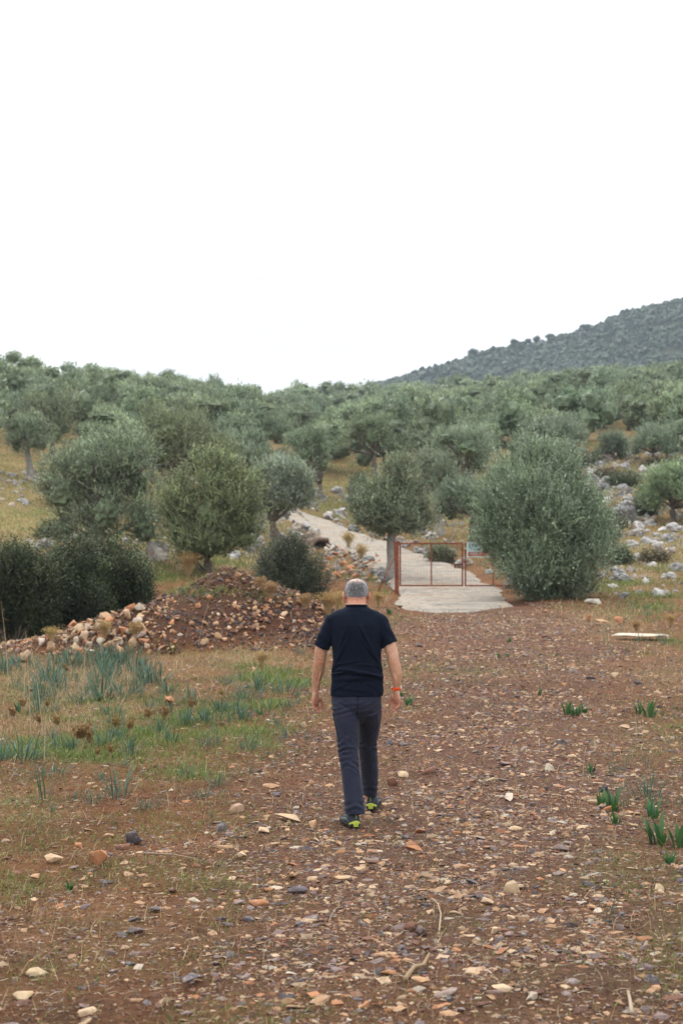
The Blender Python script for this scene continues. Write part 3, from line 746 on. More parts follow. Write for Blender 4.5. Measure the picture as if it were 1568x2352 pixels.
# ------------------------------------------------------------------ the olive hill: trees one can count are things of their own
def hill_trees():
    r = np.random.default_rng(33)
    protos = []
    for k in range(12):
        w = 4.2; h = 3.35
        lb = [(a * w, b * w, .35 + (h - .35) * c, d * w, e * (h - .35)) for (a, b, c, d, e) in wild(60 + k, 9, .2)]
        lb = [(a + .3 * r.standard_normal(), b + .3 * r.standard_normal(), c + .25 * r.standard_normal(), d * (.8 + .4 * r.random()), e * (.8 + .35 * r.random())) for a, b, c, d, e in lb]
        cm = crown_mesh(r, lb, 2600, .30, 7, .15, .06, [(.98, 1.0, .92), (.85, .92, .88), (1.1, 1.12, .95)][k % 3], .25 + .25 * (k % 3), .6, .7, None, .40)
        tm = trunk_mesh(r, .8, .2, lb[:5], (.2 * r.standard_normal(), 0), seg=6)
        full = MB(); full.merge(cm); full.merge(shade_core(lb, r, .78)); core = shade_core(lb[:8], r, .80)
        protos.append((full.mesh('olive_crown', M['olive_leaf']), tm.mesh('olive_trunk', M['bark'], True), cm, tm, core))
    pts = []
    y = 62.0
    while y < 318:
        st = np.interp(y, [62, 100, 160, 318], [4.0, 4.7, 5.4, 6.0])
        xs = np.arange(-.46 * y, .46 * y, st)
        for x in xs:
            px = x + (r.random() - .5) * st * .8; py = y + (r.random() - .5) * st * .8
            pts.append((px, py))
        y += st * .95
    pts = np.array(pts)
    gx, gy = pts[:, 0], pts[:, 1]; gz = H(gx, gy)
    vx, vy = to_V(gx, gy, gz)
    # glades: the track, the scree, the left terraces, bare earth on the hill
    gl = blobs([(1450, 1130, 110, 70, 3), (1380, 1045, 40, 30, 1.0), (780, 1130, 80, 40, 3), (60, 1120, 120, 70, 3), (1110, 935, 22, 9, 2), (60, 880, 40, 14, 1.2), (170, 965, 20, 10, .8),
                (1480, 965, 40, 8, .9), (250, 1180, 300, 45, 3), (600, 1180, 120, 40, 3), (1250, 1150, 180, 40, 3), (1340, 985, 25, 20, .8), (150, 915, 18, 10, 1)], vx, vy)
    keep = (r.random(len(pts)) > gl) & (road_dist(gx, gy) > 4)
    near = np.array([(o.location.x, o.location.y) for o in bpy.data.objects if o.name.startswith('olive_tree')])
    dmin = np.min(np.hypot(gx[:, None] - near[:, 0], gy[:, None] - near[:, 1]), 1)
    keep &= dmin > 3.3
    keep &= (gy < np.interp(gx / gy, [-.25, 0, .25], [250, 305, 318]))
    pts = pts[keep]; pts = pts[np.argsort(pts[:, 1])]
    x, y = pts[:, 0], pts[:, 1]
    z = H(x, y)
    inv = np.abs(x / y) < .245
    # how much of each tree is hidden by nearer hill: keep for "things" those whose top clears nearer crowns
    cnt = 0; rest = []
    for i in range(len(x)):
        k = int(r.integers(12)); s = (.58 + .55 * r.random()) * (1.0 if y[i] > 95 else .9)
        if y[i] > 225 and x[i] / y[i] < -.02: s *= 1.08
        a = r.random() * 6.28; sz = s * (.85 + .35 * r.random())
        if inv[i] and cnt < 281:
            v_ = 784 + F_V * x[i] / y[i]
            bearing = ('at the left edge' if v_ < 110 else 'above the dark thicket' if v_ < 330 else 'above the rubble mound' if v_ < 560 else 'above the leaning silver olive' if v_ < 760 else
                       'above the man' if v_ < 900 else 'above the gate' if v_ < 1080 else 'above the big olive bush' if v_ < 1340 else 'above the scree at the right')
            depth = 'lower' if y[i] < 105 else 'middle' if y[i] < 150 else 'upper' if y[i] < 205 else 'topmost'
            kind_ = ('small ' if s < .87 else 'broad ' if s > 1.04 else '') + ('silvery' if k % 3 == 2 else 'dull' if k % 3 == 0 else 'green')
            lab = kind_ + ' olive tree on the ' + {'lower': 'lowest', 'middle': 'lower', 'upper': 'upper', 'topmost': 'highest'}[depth] + ' slope, ' + bearing
            root = empty('olive_tree', (x[i], y[i], z[i] - .05), a, label=lab, cat='olive tree', group=lab.replace(' tree', ' trees'))
            root.scale = (s, s, sz)
            c = bpy.data.objects.new('crown', protos[k][0]); COL.objects.link(c); c.parent = root
            t = bpy.data.objects.new('trunk', protos[k][1]); COL.objects.link(t); t.parent = root
            cnt += 1
        else: rest.append((x[i], y[i], z[i], a, s, sz, k))
    print('hill olives', cnt, 'rest', len(rest), 'last y', y[inv][min(280, inv.sum() - 1)])
    # the rest, each only a few pixels wide: one mass
    mb = MB(); rr = np.random.default_rng(5)
    for (x_, y_, z_, a, s, sz, k) in rest:
        cm = protos[k][2]
        V = np.concatenate(cm.v); C = np.concatenate(cm.c)
        nq = len(V) // 4
        sel = rr.random(nq) < ((1300 if y_ < 200 else 750) if abs(x_ / y_) < .27 else 420) / nq; grow = (2.0 if y_ < 200 else 2.5) if abs(x_ / y_) < .27 else 3.0
        V = V.reshape(nq, 4, 3)[sel]; C = C.reshape(nq, 4, 3)[sel]
        mid = V.mean(1, keepdims=True); V = mid + (V - mid) * grow
        ca, sa = math.cos(a), math.sin(a)
        W = np.stack([(V[..., 0] * ca - V[..., 1] * sa) * s + x_, (V[..., 0] * sa + V[..., 1] * ca) * s + y_, V[..., 2] * sz + z_], -1)
        mb.add(W.reshape(-1, 3), np.arange(W.shape[0] * 4).reshape(-1, 4), C.reshape(-1, 3) * (.8 + .4 * rr.random()))
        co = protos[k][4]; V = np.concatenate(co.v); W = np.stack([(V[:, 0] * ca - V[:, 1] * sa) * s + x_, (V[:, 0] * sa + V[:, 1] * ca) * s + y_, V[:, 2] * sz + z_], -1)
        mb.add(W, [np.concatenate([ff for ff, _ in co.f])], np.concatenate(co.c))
        v, f = tube([(x_, y_, z_ - .3), (x_ + .1, y_, z_ + 1.3 * s), (x_ + .3, y_, z_ + 2.6 * s)], [.22, .16, .08], 5, cap=False)
        mb.add(v, f, (.1, .08, .06))
    tag(mb.build('olive_grove', M['olive_leaf']), 'distant olive grove along the skyline of the wooded hill', 'olive grove', kind='stuff')
hill_trees()

# scattered trees standing out on the skyline of the far hill and of the olive hill
def skyline_tree(vx, y, hgt, wid, zb, label, tint, seed, name='pine_tree', group=None):
    r = np.random.default_rng(seed)
    x = (vx - 784) / F_V * y
    lb = [(0, 0, hgt * .72, wid * .33, hgt * .22), (-wid * .25, 0, hgt * .62, wid * .25, hgt * .17), (wid * .25, 0, hgt * .64, wid * .25, hgt * .17), (0, wid * .2, hgt * .5, wid * .28, hgt * .16)]
    root = empty(name, (x, y, zb), label=label, cat='tree', group=group)
    mb = crown_mesh(r, lb, 500, .8, 6, .5, .22, tint, 0, .2, .5, None, .3)
    mb.build('crown', M['shrub_leaf'], root)
    tr = trunk_mesh(r, hgt * .4, .22, lb[:3], (.3, 0), seg=6); tr.build('trunk', M['bark'], root, smooth=True)
for i, (vx, hh, ww, lab) in enumerate([(1086, 4, 5, 'lone flat-topped tree on the far ridge, above the gate'), (1180, 3, 3, 'small tree on the far ridge, first of the sparse row'),
                                       (1212, 3, 2.5, 'thin tree on the far ridge, second of the sparse row'), (1232, 4, 3, 'thin tree on the far ridge, third of the sparse row'),
                                       (1262, 3.5, 4.5, 'airy tree on the far ridge, last of the sparse row'), (1340, 3, 4, 'tree where the far ridge steepens')]):
    y = 700.0; x = (vx - 784) / F_V * y
    skyline_tree(vx, y, hh, ww, float(far_z(np.array([x]), np.array([y]))[0]) + .5, lab, (.45, .5, .4), 50 + i, group='trees on the far ridge')
for i, (vx, y, hh, ww, lab) in enumerate([(851, 296, 6.2, 5.0, 'dark bushy tree sticking up where the far hill meets the olive hill'), (795, 298, 4.8, 3.6, 'slim dark tree on the olive hill skyline left of the far hill')]):
    x = (vx - 784) / F_V * y
    skyline_tree(vx, y, hh, ww, Hs(x, y), lab, (.6, .65, .5), 70 + i, name='evergreen_tree')

# ------------------------------------------------------------------ dark thicket shrubs
def leafy_shrub(name, vx, y, crown, n, label, cols, seed, group=None, zlow=0.05, ll=.05, lw=.028, cat='shrub', holes=.2, sl=.28):
    r = np.random.default_rng(seed)
    s = y / F_V; x = (vx - 784) * s; z = Hs(x, y)
    l, rt, top, bot = crown
    w = (rt - l) * s; h = CAM_H + (HOR - top) * s - z; cxo = ((l + rt) / 2 - vx) * s
    lb = []
    for i in range(16):
        q = r.random() ** .6; a = r.random() * 6.28
        px = math.cos(a) * q * .40 * w; py = math.sin(a) * q * .32 * w
        hz = h * (0.15 + .66 * r.random()) * (1 - .35 * (abs(px) / (w * .5)) ** 2)
        lb.append((px + cxo, py, hz, w * (.11 + .07 * r.random()), min(h * .24, max(.15, h - hz))))
    root = empty(name, (x, y, z), label=label, cat=cat, group=group)
    mb = MB()
    c0, c1, c2 = [np.array(c) for c in cols]
    for (cx, cy, cz, rr, rz) in lb:
        m_ = int(n / 16); lf = np.exp(r.normal(0, .28))
        d = unit(r.standard_normal((m_, 3)))
        cl = fbm(d[:, 0] * 2.5 + cx * 3, d[:, 1] * 2.5 + d[:, 2] * 3, seed, 2); k = cl > holes + .1
        d = d[k]; cl = cl[k]; m_ = len(d)
        rad = (.5 + .5 * r.random(m_) ** .4) * (.8 + .4 * cl)
        P = np.array([cx, cy, cz]) + d * rad[:, None] * np.array([rr, rr, rz]); P[:, 2] = np.maximum(P[:, 2], zlow + .1 * r.random(m_))
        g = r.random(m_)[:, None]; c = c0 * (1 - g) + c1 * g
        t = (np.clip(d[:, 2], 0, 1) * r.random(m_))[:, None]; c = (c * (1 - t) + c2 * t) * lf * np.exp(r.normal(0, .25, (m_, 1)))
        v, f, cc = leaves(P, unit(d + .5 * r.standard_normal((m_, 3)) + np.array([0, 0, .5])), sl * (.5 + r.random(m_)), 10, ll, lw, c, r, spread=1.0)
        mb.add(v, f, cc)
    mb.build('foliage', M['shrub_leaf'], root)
    st = MB()
    for (cx, cy, cz, rr, rz) in lb[:10]:
        p = np.array([(cxo + cx * .15, cy * .15, -.1), (cx * .6 + .4 * cxo, cy * .6, cz * .5), (cx, cy, cz)])
        q = np.linspace(0, 1, 5)[:, None]; b = (1 - q) ** 2 * p[0] + 2 * q * (1 - q) * p[1] + q * q * p[2]
        st.add(*tube(b, list(np.linspace(.035, .01, 5)), 5))
    st.build('stem', M['bark'], root, smooth=True)
    return root
DK = ((.014, .024, .009), (.042, .068, .024), (.125, .16, .065))
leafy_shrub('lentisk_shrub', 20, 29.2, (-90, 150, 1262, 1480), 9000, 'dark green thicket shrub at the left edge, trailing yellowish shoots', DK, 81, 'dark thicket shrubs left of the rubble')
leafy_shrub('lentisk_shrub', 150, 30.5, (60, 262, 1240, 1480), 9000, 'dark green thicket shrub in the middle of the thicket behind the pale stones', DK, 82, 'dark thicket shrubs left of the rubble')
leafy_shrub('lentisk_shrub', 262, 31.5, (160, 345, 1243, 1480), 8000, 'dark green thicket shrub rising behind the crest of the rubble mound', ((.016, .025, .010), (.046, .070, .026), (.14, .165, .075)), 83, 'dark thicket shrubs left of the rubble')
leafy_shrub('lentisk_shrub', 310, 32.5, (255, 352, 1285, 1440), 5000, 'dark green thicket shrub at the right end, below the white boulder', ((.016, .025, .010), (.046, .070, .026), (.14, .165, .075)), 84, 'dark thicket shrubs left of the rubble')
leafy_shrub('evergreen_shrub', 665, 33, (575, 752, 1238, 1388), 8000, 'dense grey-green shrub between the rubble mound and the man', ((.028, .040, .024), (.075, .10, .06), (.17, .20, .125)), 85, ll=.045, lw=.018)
for i, (vx, y, cr, lab) in enumerate([(130, 60, (95, 215, 1070, 1118), 'low grey shrub on the left terrace below the single-trunked olive'), (820, 82, (800, 842, 1085, 1118), 'tiny shrub in the yellow grass above the track'),
                                      (1482, 62, (1462, 1508, 1135, 1190), 'green shrub between the grey boulder and the bright olive tree'), (1415, 46, (1392, 1442, 1262, 1300), 'low shrub below the grey boulder'),
                                      (1425, 76, (1385, 1475, 1085, 1140), 'thorny dark bush in the middle of the scree'), (1118, 52, (1095, 1150, 1195, 1270), 'yellowish shrub behind the gate sign'),
                                      (1010, 50, (985, 1035, 1268, 1300), 'small dark shrub beside the track behind the gate')]):
    leafy_shrub('shrub', vx, y, cr, 1500, lab, ((.05, .065, .035), (.10, .12, .06), (.16, .175, .09)), 100 + i, ll=.08, lw=.03)

for i in range(17):
    r_ = np.random.default_rng(900 + i); q_ = i % 3
    vx_ = (1350 + 210 * r_.random()) if q_ < 2 else (10 + 560 * r_.random()); vy_ = (1060 + 250 * r_.random()) if q_ < 2 else (1100 + 150 * r_.random())
    X_, Y_, Z_ = V2G(vx_, vy_)
    h_ = (10 + 16 * r_.random()); w_ = h_ * (1.2 + r_.random())
    leafy_shrub('low_shrub', (X_ / Y_) * F_V + 784, Y_, (vx_ - w_, vx_ + w_, vy_ - h_ * 1.3, vy_), 500, 'low dusty green shrub growing %s' % ('among the white rocks of the right slope' if q_ < 2 else 'on the grassy terraces at the left'),
                [((.05, .065, .03), (.10, .115, .05), (.17, .17, .08)), ((.10, .085, .05), (.17, .14, .08), (.24, .19, .11))][i % 2], 900 + i, 'low shrubs %s' % ('on the right slope' if q_ < 2 else 'on the left terraces'), ll=.09, lw=.035)
# ------------------------------------------------------------------ stones
def hull(pts):
    bm = bmesh.new()
    for p in pts: bm.verts.new(p)
    bmesh.ops.convex_hull(bm, input=bm.verts)
    for v in [v for v in bm.verts if not v.link_faces]: bm.verts.remove(v)
    return bm
def rock_arrays(r, n, flat, sub=False, rough=.05):
    p = unit(r.standard_normal((n, 3))) * (.75 + .25 * r.random((n, 1))) * np.array([1, .75, flat])
    bm = hull(p)
    if sub:
        bmesh.ops.dissolve_limit(bm, angle_limit=.18, verts=bm.verts, edges=bm.edges)
        bmesh.ops.bevel(bm, geom=list(bm.edges), offset=.03, segments=1, affect='EDGES', profile=.6)
        bmesh.ops.triangulate(bm, faces=bm.faces)
        bmesh.ops.subdivide_edges(bm, edges=[e for e in bm.edges if e.calc_length() > .25], cuts=1, use_grid_fill=True)
        bmesh.ops.triangulate(bm, faces=bm.faces)
        o = Vector(r.random(3) * 50)
        for v in bm.verts: v.co += v.co.normalized() * (mnoise.noise(v.co * 2.6 + o) * rough * 1.6 + mnoise.noise(v.co * 7 + o) * rough * .5)
    else: bmesh.ops.triangulate(bm, faces=bm.faces)
    bm.verts.ensure_lookup_table(); bm.verts.index_update()
    v = np.array([q.co[:] for q in bm.verts]); f = np.array([[q.index for q in p.verts] for p in bm.faces]); bm.free()
    return v, f
PAL = {'cream': (.50, .36, .235), 'tan': (.40, .245, .14), 'orange': (.38, .175, .085), 'reddish brown': (.17, .08, .055), 'slate grey': (.135, .115, .125), 'dark slate': (.062, .054, .062), 'whitish': (.47, .40, .32), 'mauve grey': (.23, .17, .16)}
PN = list(PAL); PC = np.array([PAL[k] for k in PN])
rs = np.random.default_rng(101)
small_t = [rock_arrays(rs, 11, fl) for fl in (.28, .35, .45, .22, .6, .3, .5, .25)]
def sample_view(n, y0, y1, p, r, m=300):
    """points on the ground, denser towards the camera as 1/y**p"""
    u = r.random(n); e = 2 - p + 1e-4
    y = (y0 ** e + u * (y1 ** e - y0 ** e)) ** (1 / e)
    vx = -m + (1568 + 2 * m) * r.random(n)
    return (vx - 784) / F_V * y, y

def gravel():
    r = np.random.default_rng(102)
    x, y = sample_view(345000, 4.2, 34.5, 1.2, r)
    g, d, t = masks(x, y)
    bare = blobs([(120, 1990, 150, 60, .8), (60, 1900, 100, 40, .6), (1480, 1960, 120, 60, .5), (300, 1850, 200, 60, .35)], *to_V(x, y))
    dens = .72 * (.40 + .60 * t) * (1 - .5 * g) * (1 - .3 * d) * np.clip(2.6 * (fbm(x / .55, y / .55, 55, 4) - .2), .2, 1.2) * (1 - bare)
    mo = mound(x, y)
    rd = road_dist(x, y)
    k = (r.random(len(x)) < dens * 1.15) & ~((rd < 1.5) & (y > 32)) & (mo < .1)
    x, y, t = x[k], y[k], t[k]; n = len(x)
    s = np.exp(r.normal(math.log(.0066), .72, n)) * (.8 + y / 22) * (.8 + .35 * t)
    s = np.clip(s, .003, .045)
    w = np.array([.16, .21, .10, .20, .09, .03, .05, .16]); w /= w.sum()
    ci = r.choice(8, n, p=w); c = PC[ci] * (.46 + .55 * r.random((n, 1)))
    z = H(x, y) + s * .03 + (fbm(x / 0.35, y / 0.35, 41, 3) - 0.5) * 0.05 * np.clip(1 - np.abs(y - 12) / 40, 0, 1)
    mb = MB()
    for k_, (tv, tf) in enumerate(small_t):
        sl = slice(k_, None, 8); m = len(x[sl])
        sc = s[sl][:, None] * np.stack([1 + .5 * r.random(m), 1 + .3 * r.random(m), .8 + .6 * r.random(m)], 1)
        instance_mesh(mb, tv, tf, np.stack([x[sl], y[sl], z[sl]], 1), rot_rand(m, .22, r), sc, c[sl])
    # crumbs of soil and fine chips, everywhere near the camera
    x, y = sample_view(150000, 4.2, 20, 1.5, r); k = r.random(len(x)) < .35 + fbm(x / .3, y / .3, 57, 3); x, y = x[k], y[k]; n2 = len(x); s = (.0018 + .0042 * r.random(n2) ** 2) * (.8 + y / 14)
    cs = np.array([[.11, .045, .024], [.16, .07, .036], [.075, .032, .02], [.22, .12, .07], [.10, .07, .06]])[r.integers(5, size=n2)] * (.7 + .6 * r.random((n2, 1)))
    z = H(x, y) + s * .3 + (fbm(x / 0.35, y / 0.35, 41, 3) - 0.5) * 0.05 * np.clip(1 - np.abs(y - 12) / 40, 0, 1)
    tv, tf = rock_arrays(r, 7, .8)
    instance_mesh(mb, tv, tf, np.stack([x, y, z], 1), rot_rand(n2, 1.0, r), np.repeat(s[:, None], 3, 1), cs)
    print('gravel', n, n2)
    tag(mb.build('gravel', M['gravel']), 'small mixed chips of slate and limestone strewn over the red earth', 'gravel', kind='stuff')
gravel()

stone_me = []
for k in range(14):
    fl = [.3, .38, .5, .28, .62, .34, .45, .8][k % 8]
    v, f = rock_arrays(rs, 11 + k // 2, fl, True, .03)
    b_ = MB(); b_.add(v, f); me = b_.mesh('stone_shape', M['stone']); stone_me.append((me, fl))
def set_auto(me, ang=.6):
    me.polygons.foreach_set('use_smooth', np.ones(len(me.polygons), bool))
    bm = bmesh.new(); bm.from_mesh(me)
    for e in bm.edges: e.smooth = not (len(e.link_faces) == 2 and e.calc_face_angle(0) > ang)
    bm.to_mesh(me); bm.free()
for me, _ in stone_me: set_auto(me)

def put_stone(x, y, s, col, label, group=None, name='stone', shape=None, rot=None, sc=None, dz=0., me=None, cat='stone', r=rs, tilt=.25):
    if me is None: me = stone_me[int(r.integers(len(stone_me))) if shape is None else shape][0]
    o = bpy.data.objects.new(name, me); COL.objects.link(o)
    o.rotation_euler = (r.normal(0, tilt), r.normal(0, tilt), r.random() * 6.28) if rot is None else rot
    q = np.array([1 + .3 * r.random(), 1 + .2 * r.random(), .9 + .4 * r.random()]) if sc is None else np.array(sc)
    o.scale = tuple(q * s)
    o.location = (x, y, Hs(x, y) + s * .16 + dz)
    o.color = (*[float(c) for c in col], 1)
    return tag(o, label, cat, group)

def jit(c, r=rs, a=.18): return np.array(c) * (1 + a * (r.random(3) * .4 - .2)) * (1 - a + 2 * a * r.random())
special = [  # V x, V y of the middle, half width in V px, colour, shape, label, squash
    (220, 1975, 28, 'orange', 4, 'orange cube-like stone, the largest of the group at the lower left', (.95, .9, 1.25)),
    (307, 1930, 22, 'dark slate', 7, 'dark blocky stone behind the orange cube-like stone', (1, .9, .75)),
    (122, 1976, 19, 'cream', 2, 'smooth cream stone left of the orange cube-like stone', (1, .8, .9)),
    (188, 1946, 13, 'orange', 4, 'small orange stone just above the orange cube-like stone', (1, .9, .9)),
    (82, 2018, 14, 'tan', 2, 'pale pinkish stone on bare red earth near the left edge', (1, .9, 1)),
    (280, 1944, 17, 'reddish brown', 1, 'flat brown stone leaning against the dark blocky stone', (1, .7, .8)),
    (175, 1992, 13, 'mauve grey', 1, 'grey stone at the left foot of the orange cube-like stone', (1, .8, .9)),
    (625, 1813, 18, 'tan', 2, 'tan domed stone between the blue-green plants and the man', (1, .8, .9)),
    (716, 1897, 17, 'tan', 4, 'blocky tan stone left of the front shoe', (1, .8, .9)),
    (668, 1877, 28, 'cream', 0, 'long flat cream stone just left of the man at shoe height', (1.2, .7, .7)),
    (606, 1905, 22, 'cream', 3, 'flat angular cream stone nearest left of the blocky tan stone', (1.1, .8, .8)),
    (668, 2008, 20, 'tan', 1, 'mottled tan stone in the middle foreground', (1, .7, .9)),
    (785, 2016, 20, 'cream', 1, 'cream stone straight below the man', (1.1, .7, .8)),
    (517, 1945, 17, 'tan', 1, 'tan stone with a thin dry stalk behind it', (1, .8, .8)),
    (556, 1968, 13, 'cream', 2, 'pale stone right of the tan stone in the left foreground', (1, .8, 1)),
    (985, 1770, 18, 'reddish brown', 1, 'dark red-brown stone right of the man knees', (1.2, .8, .8)),
    (900, 1800, 17, 'reddish brown', 7, 'angular red-brown stone right of the rear shoe', (1, .8, .7)),
    (1168, 1828, 22, 'whitish', 0, 'flat whitish stone right of the man, halfway to the plants', (1.2, .7, .8)),
    (1480, 2310, 0, 'dark slate', 0, '', None),
    (1153, 2270, 24, 'cream', 3, 'star-shaped cream stone at the bottom right of centre', (1, .8, 1)),
    (968, 2258, 20, 'tan', 2, 'rounded tan stone right of the curved stick', (1, .8, .9)),
    (1022, 2280, 24, 'mauve grey', 0, 'thin flat grey stone right of the curved stick', (1.2, .7, .7)),
    (1130, 2140, 13, 'cream', 4, 'upper of two small blocky cream stones in the right foreground', (1, .9, 1)),
    (1172, 2110, 13, 'cream', 4, 'right-hand small blocky cream stone in the right foreground', (1, .9, 1)),
    (440, 2245, 26, 'slate grey', 0, 'fractured slate slab at the bottom left', (1.2, .8, .9)),
    (200, 2325, 24, 'cream', 1, 'pale block cut by the bottom edge at the left', (1.2, .8, 1)),
    (495, 1755, 0, 'tan', 0, '', None),
    (388, 1612, 17, 'orange', 2, 'larger of a pair of orange stones among the blue-green plants', (1.1, .8, 1)),
    (384, 1625, 12, 'whitish', 1, 'small white stone under the orange one among the plants', (1, .8, .8)),
    (1425, 1432, 13, 'orange', 4, 'orange-white block in the grass at the right', (1, .8, 1.1)),
    (1380, 1430, 13, 'tan', 3, 'pale tan flat stone left of the orange-white block', (1.4, .7, .6)),
    (1345, 1424, 11, 'orange', 4, 'dull orange stone with dry weeds, leftmost in the grass at the right', (1, .8, 1)),
    (1250, 1408, 14, 'tan', 1, 'stone under the front of the big olive bush', (1, .8, .8)),
]
def specials():
    for (vx, vy, hw, cn, sh, lab, sq) in special:
        if not lab: continue
        x, y, z = V2G(vx, vy + hw * .45)
        s = hw * 1.45 * y / F_V
        put_stone(x, y, s, jit(PAL[cn], a=.1), lab, 'singled-out stones', shape=sh, sc=sq, dz=s * .34 * (1 if sh in (4, 7, 2) else .35) + (.04 if y > 20 else 0), tilt=.12)
    # pale slabs and log-like blocks at the right
    slab = rock_arrays(rs, 14, .3, True, .03); b_ = MB(); b_.add(*slab); sm = b_.mesh('slab_shape', M['limestone']); set_auto(sm)
    x, y, z = V2G(1467, 1470); put_stone(x, y, .66, (.50, .45, .37), 'long pale limestone slab bedded in the grass at the right edge', name='stone_slab', me=sm, rot=(0, .02, -.18), sc=(1, .5, .34), cat='slab', dz=-.03)
    x, y, z = V2G(1374, 1388); put_stone(x, y, .36, (.42, .40, .34), 'grey weathered block with a pale top lying beside the big olive bush', name='stone_block', me=stone_me[4][0], rot=(0, 0, .1), sc=(1.05, .55, .6), cat='block', dz=.02)
specials()

def path_stones():
    r = np.random.default_rng(120)
    x, y = sample_view(2600, 5.1, 30, 2.0, r, 30)
    g, d, t = masks(x, y)
    vx, vy = to_V(x, y)
    bare = blobs([(120, 1990, 170, 60, .8), (60, 1880, 100, 50, .6), (1480, 1960, 120, 60, .5)], vx, vy)
    k = (r.random(len(x)) < (.3 + .8 * t) * (1 - .6 * g) * (1 - .5 * d) * (1 - bare)) & (mound(x, y) < .08) & (np.hypot(x - .1, y - 10.1) > .35)
    x, y, vx, vy = x[k][:268], y[k][:268], vx[k], vy[k]
    w = np.array([.15, .24, .1, .12, .15, .07, .03, .14]); w /= w.sum()
    for i in range(len(x)):
        s = (.026 + .036 * r.random() ** 1.6) * (.75 + y[i] / 24)
        cn = PN[int(r.choice(8, p=w))]
        zone = ('close to the bottom edge' if vy[i] > 2150 else 'in the foreground below the man' if vy[i] > 1900 else 'on the track level with the man' if vy[i] > 1600 else 'on the far part of the track towards the gate')
        side = 'left' if vx[i] < 640 else 'right' if vx[i] > 980 else 'middle'
        put_stone(x[i], y[i], s, jit(PAL[cn], r) * .82, '%s stone %s, %s side' % (cn, zone, side) if side != 'middle' else '%s stone %s, in the middle' % (cn, zone),
                  '%s stones %s, %s' % (cn, zone, side), r=r, tilt=.14)
path_stones()

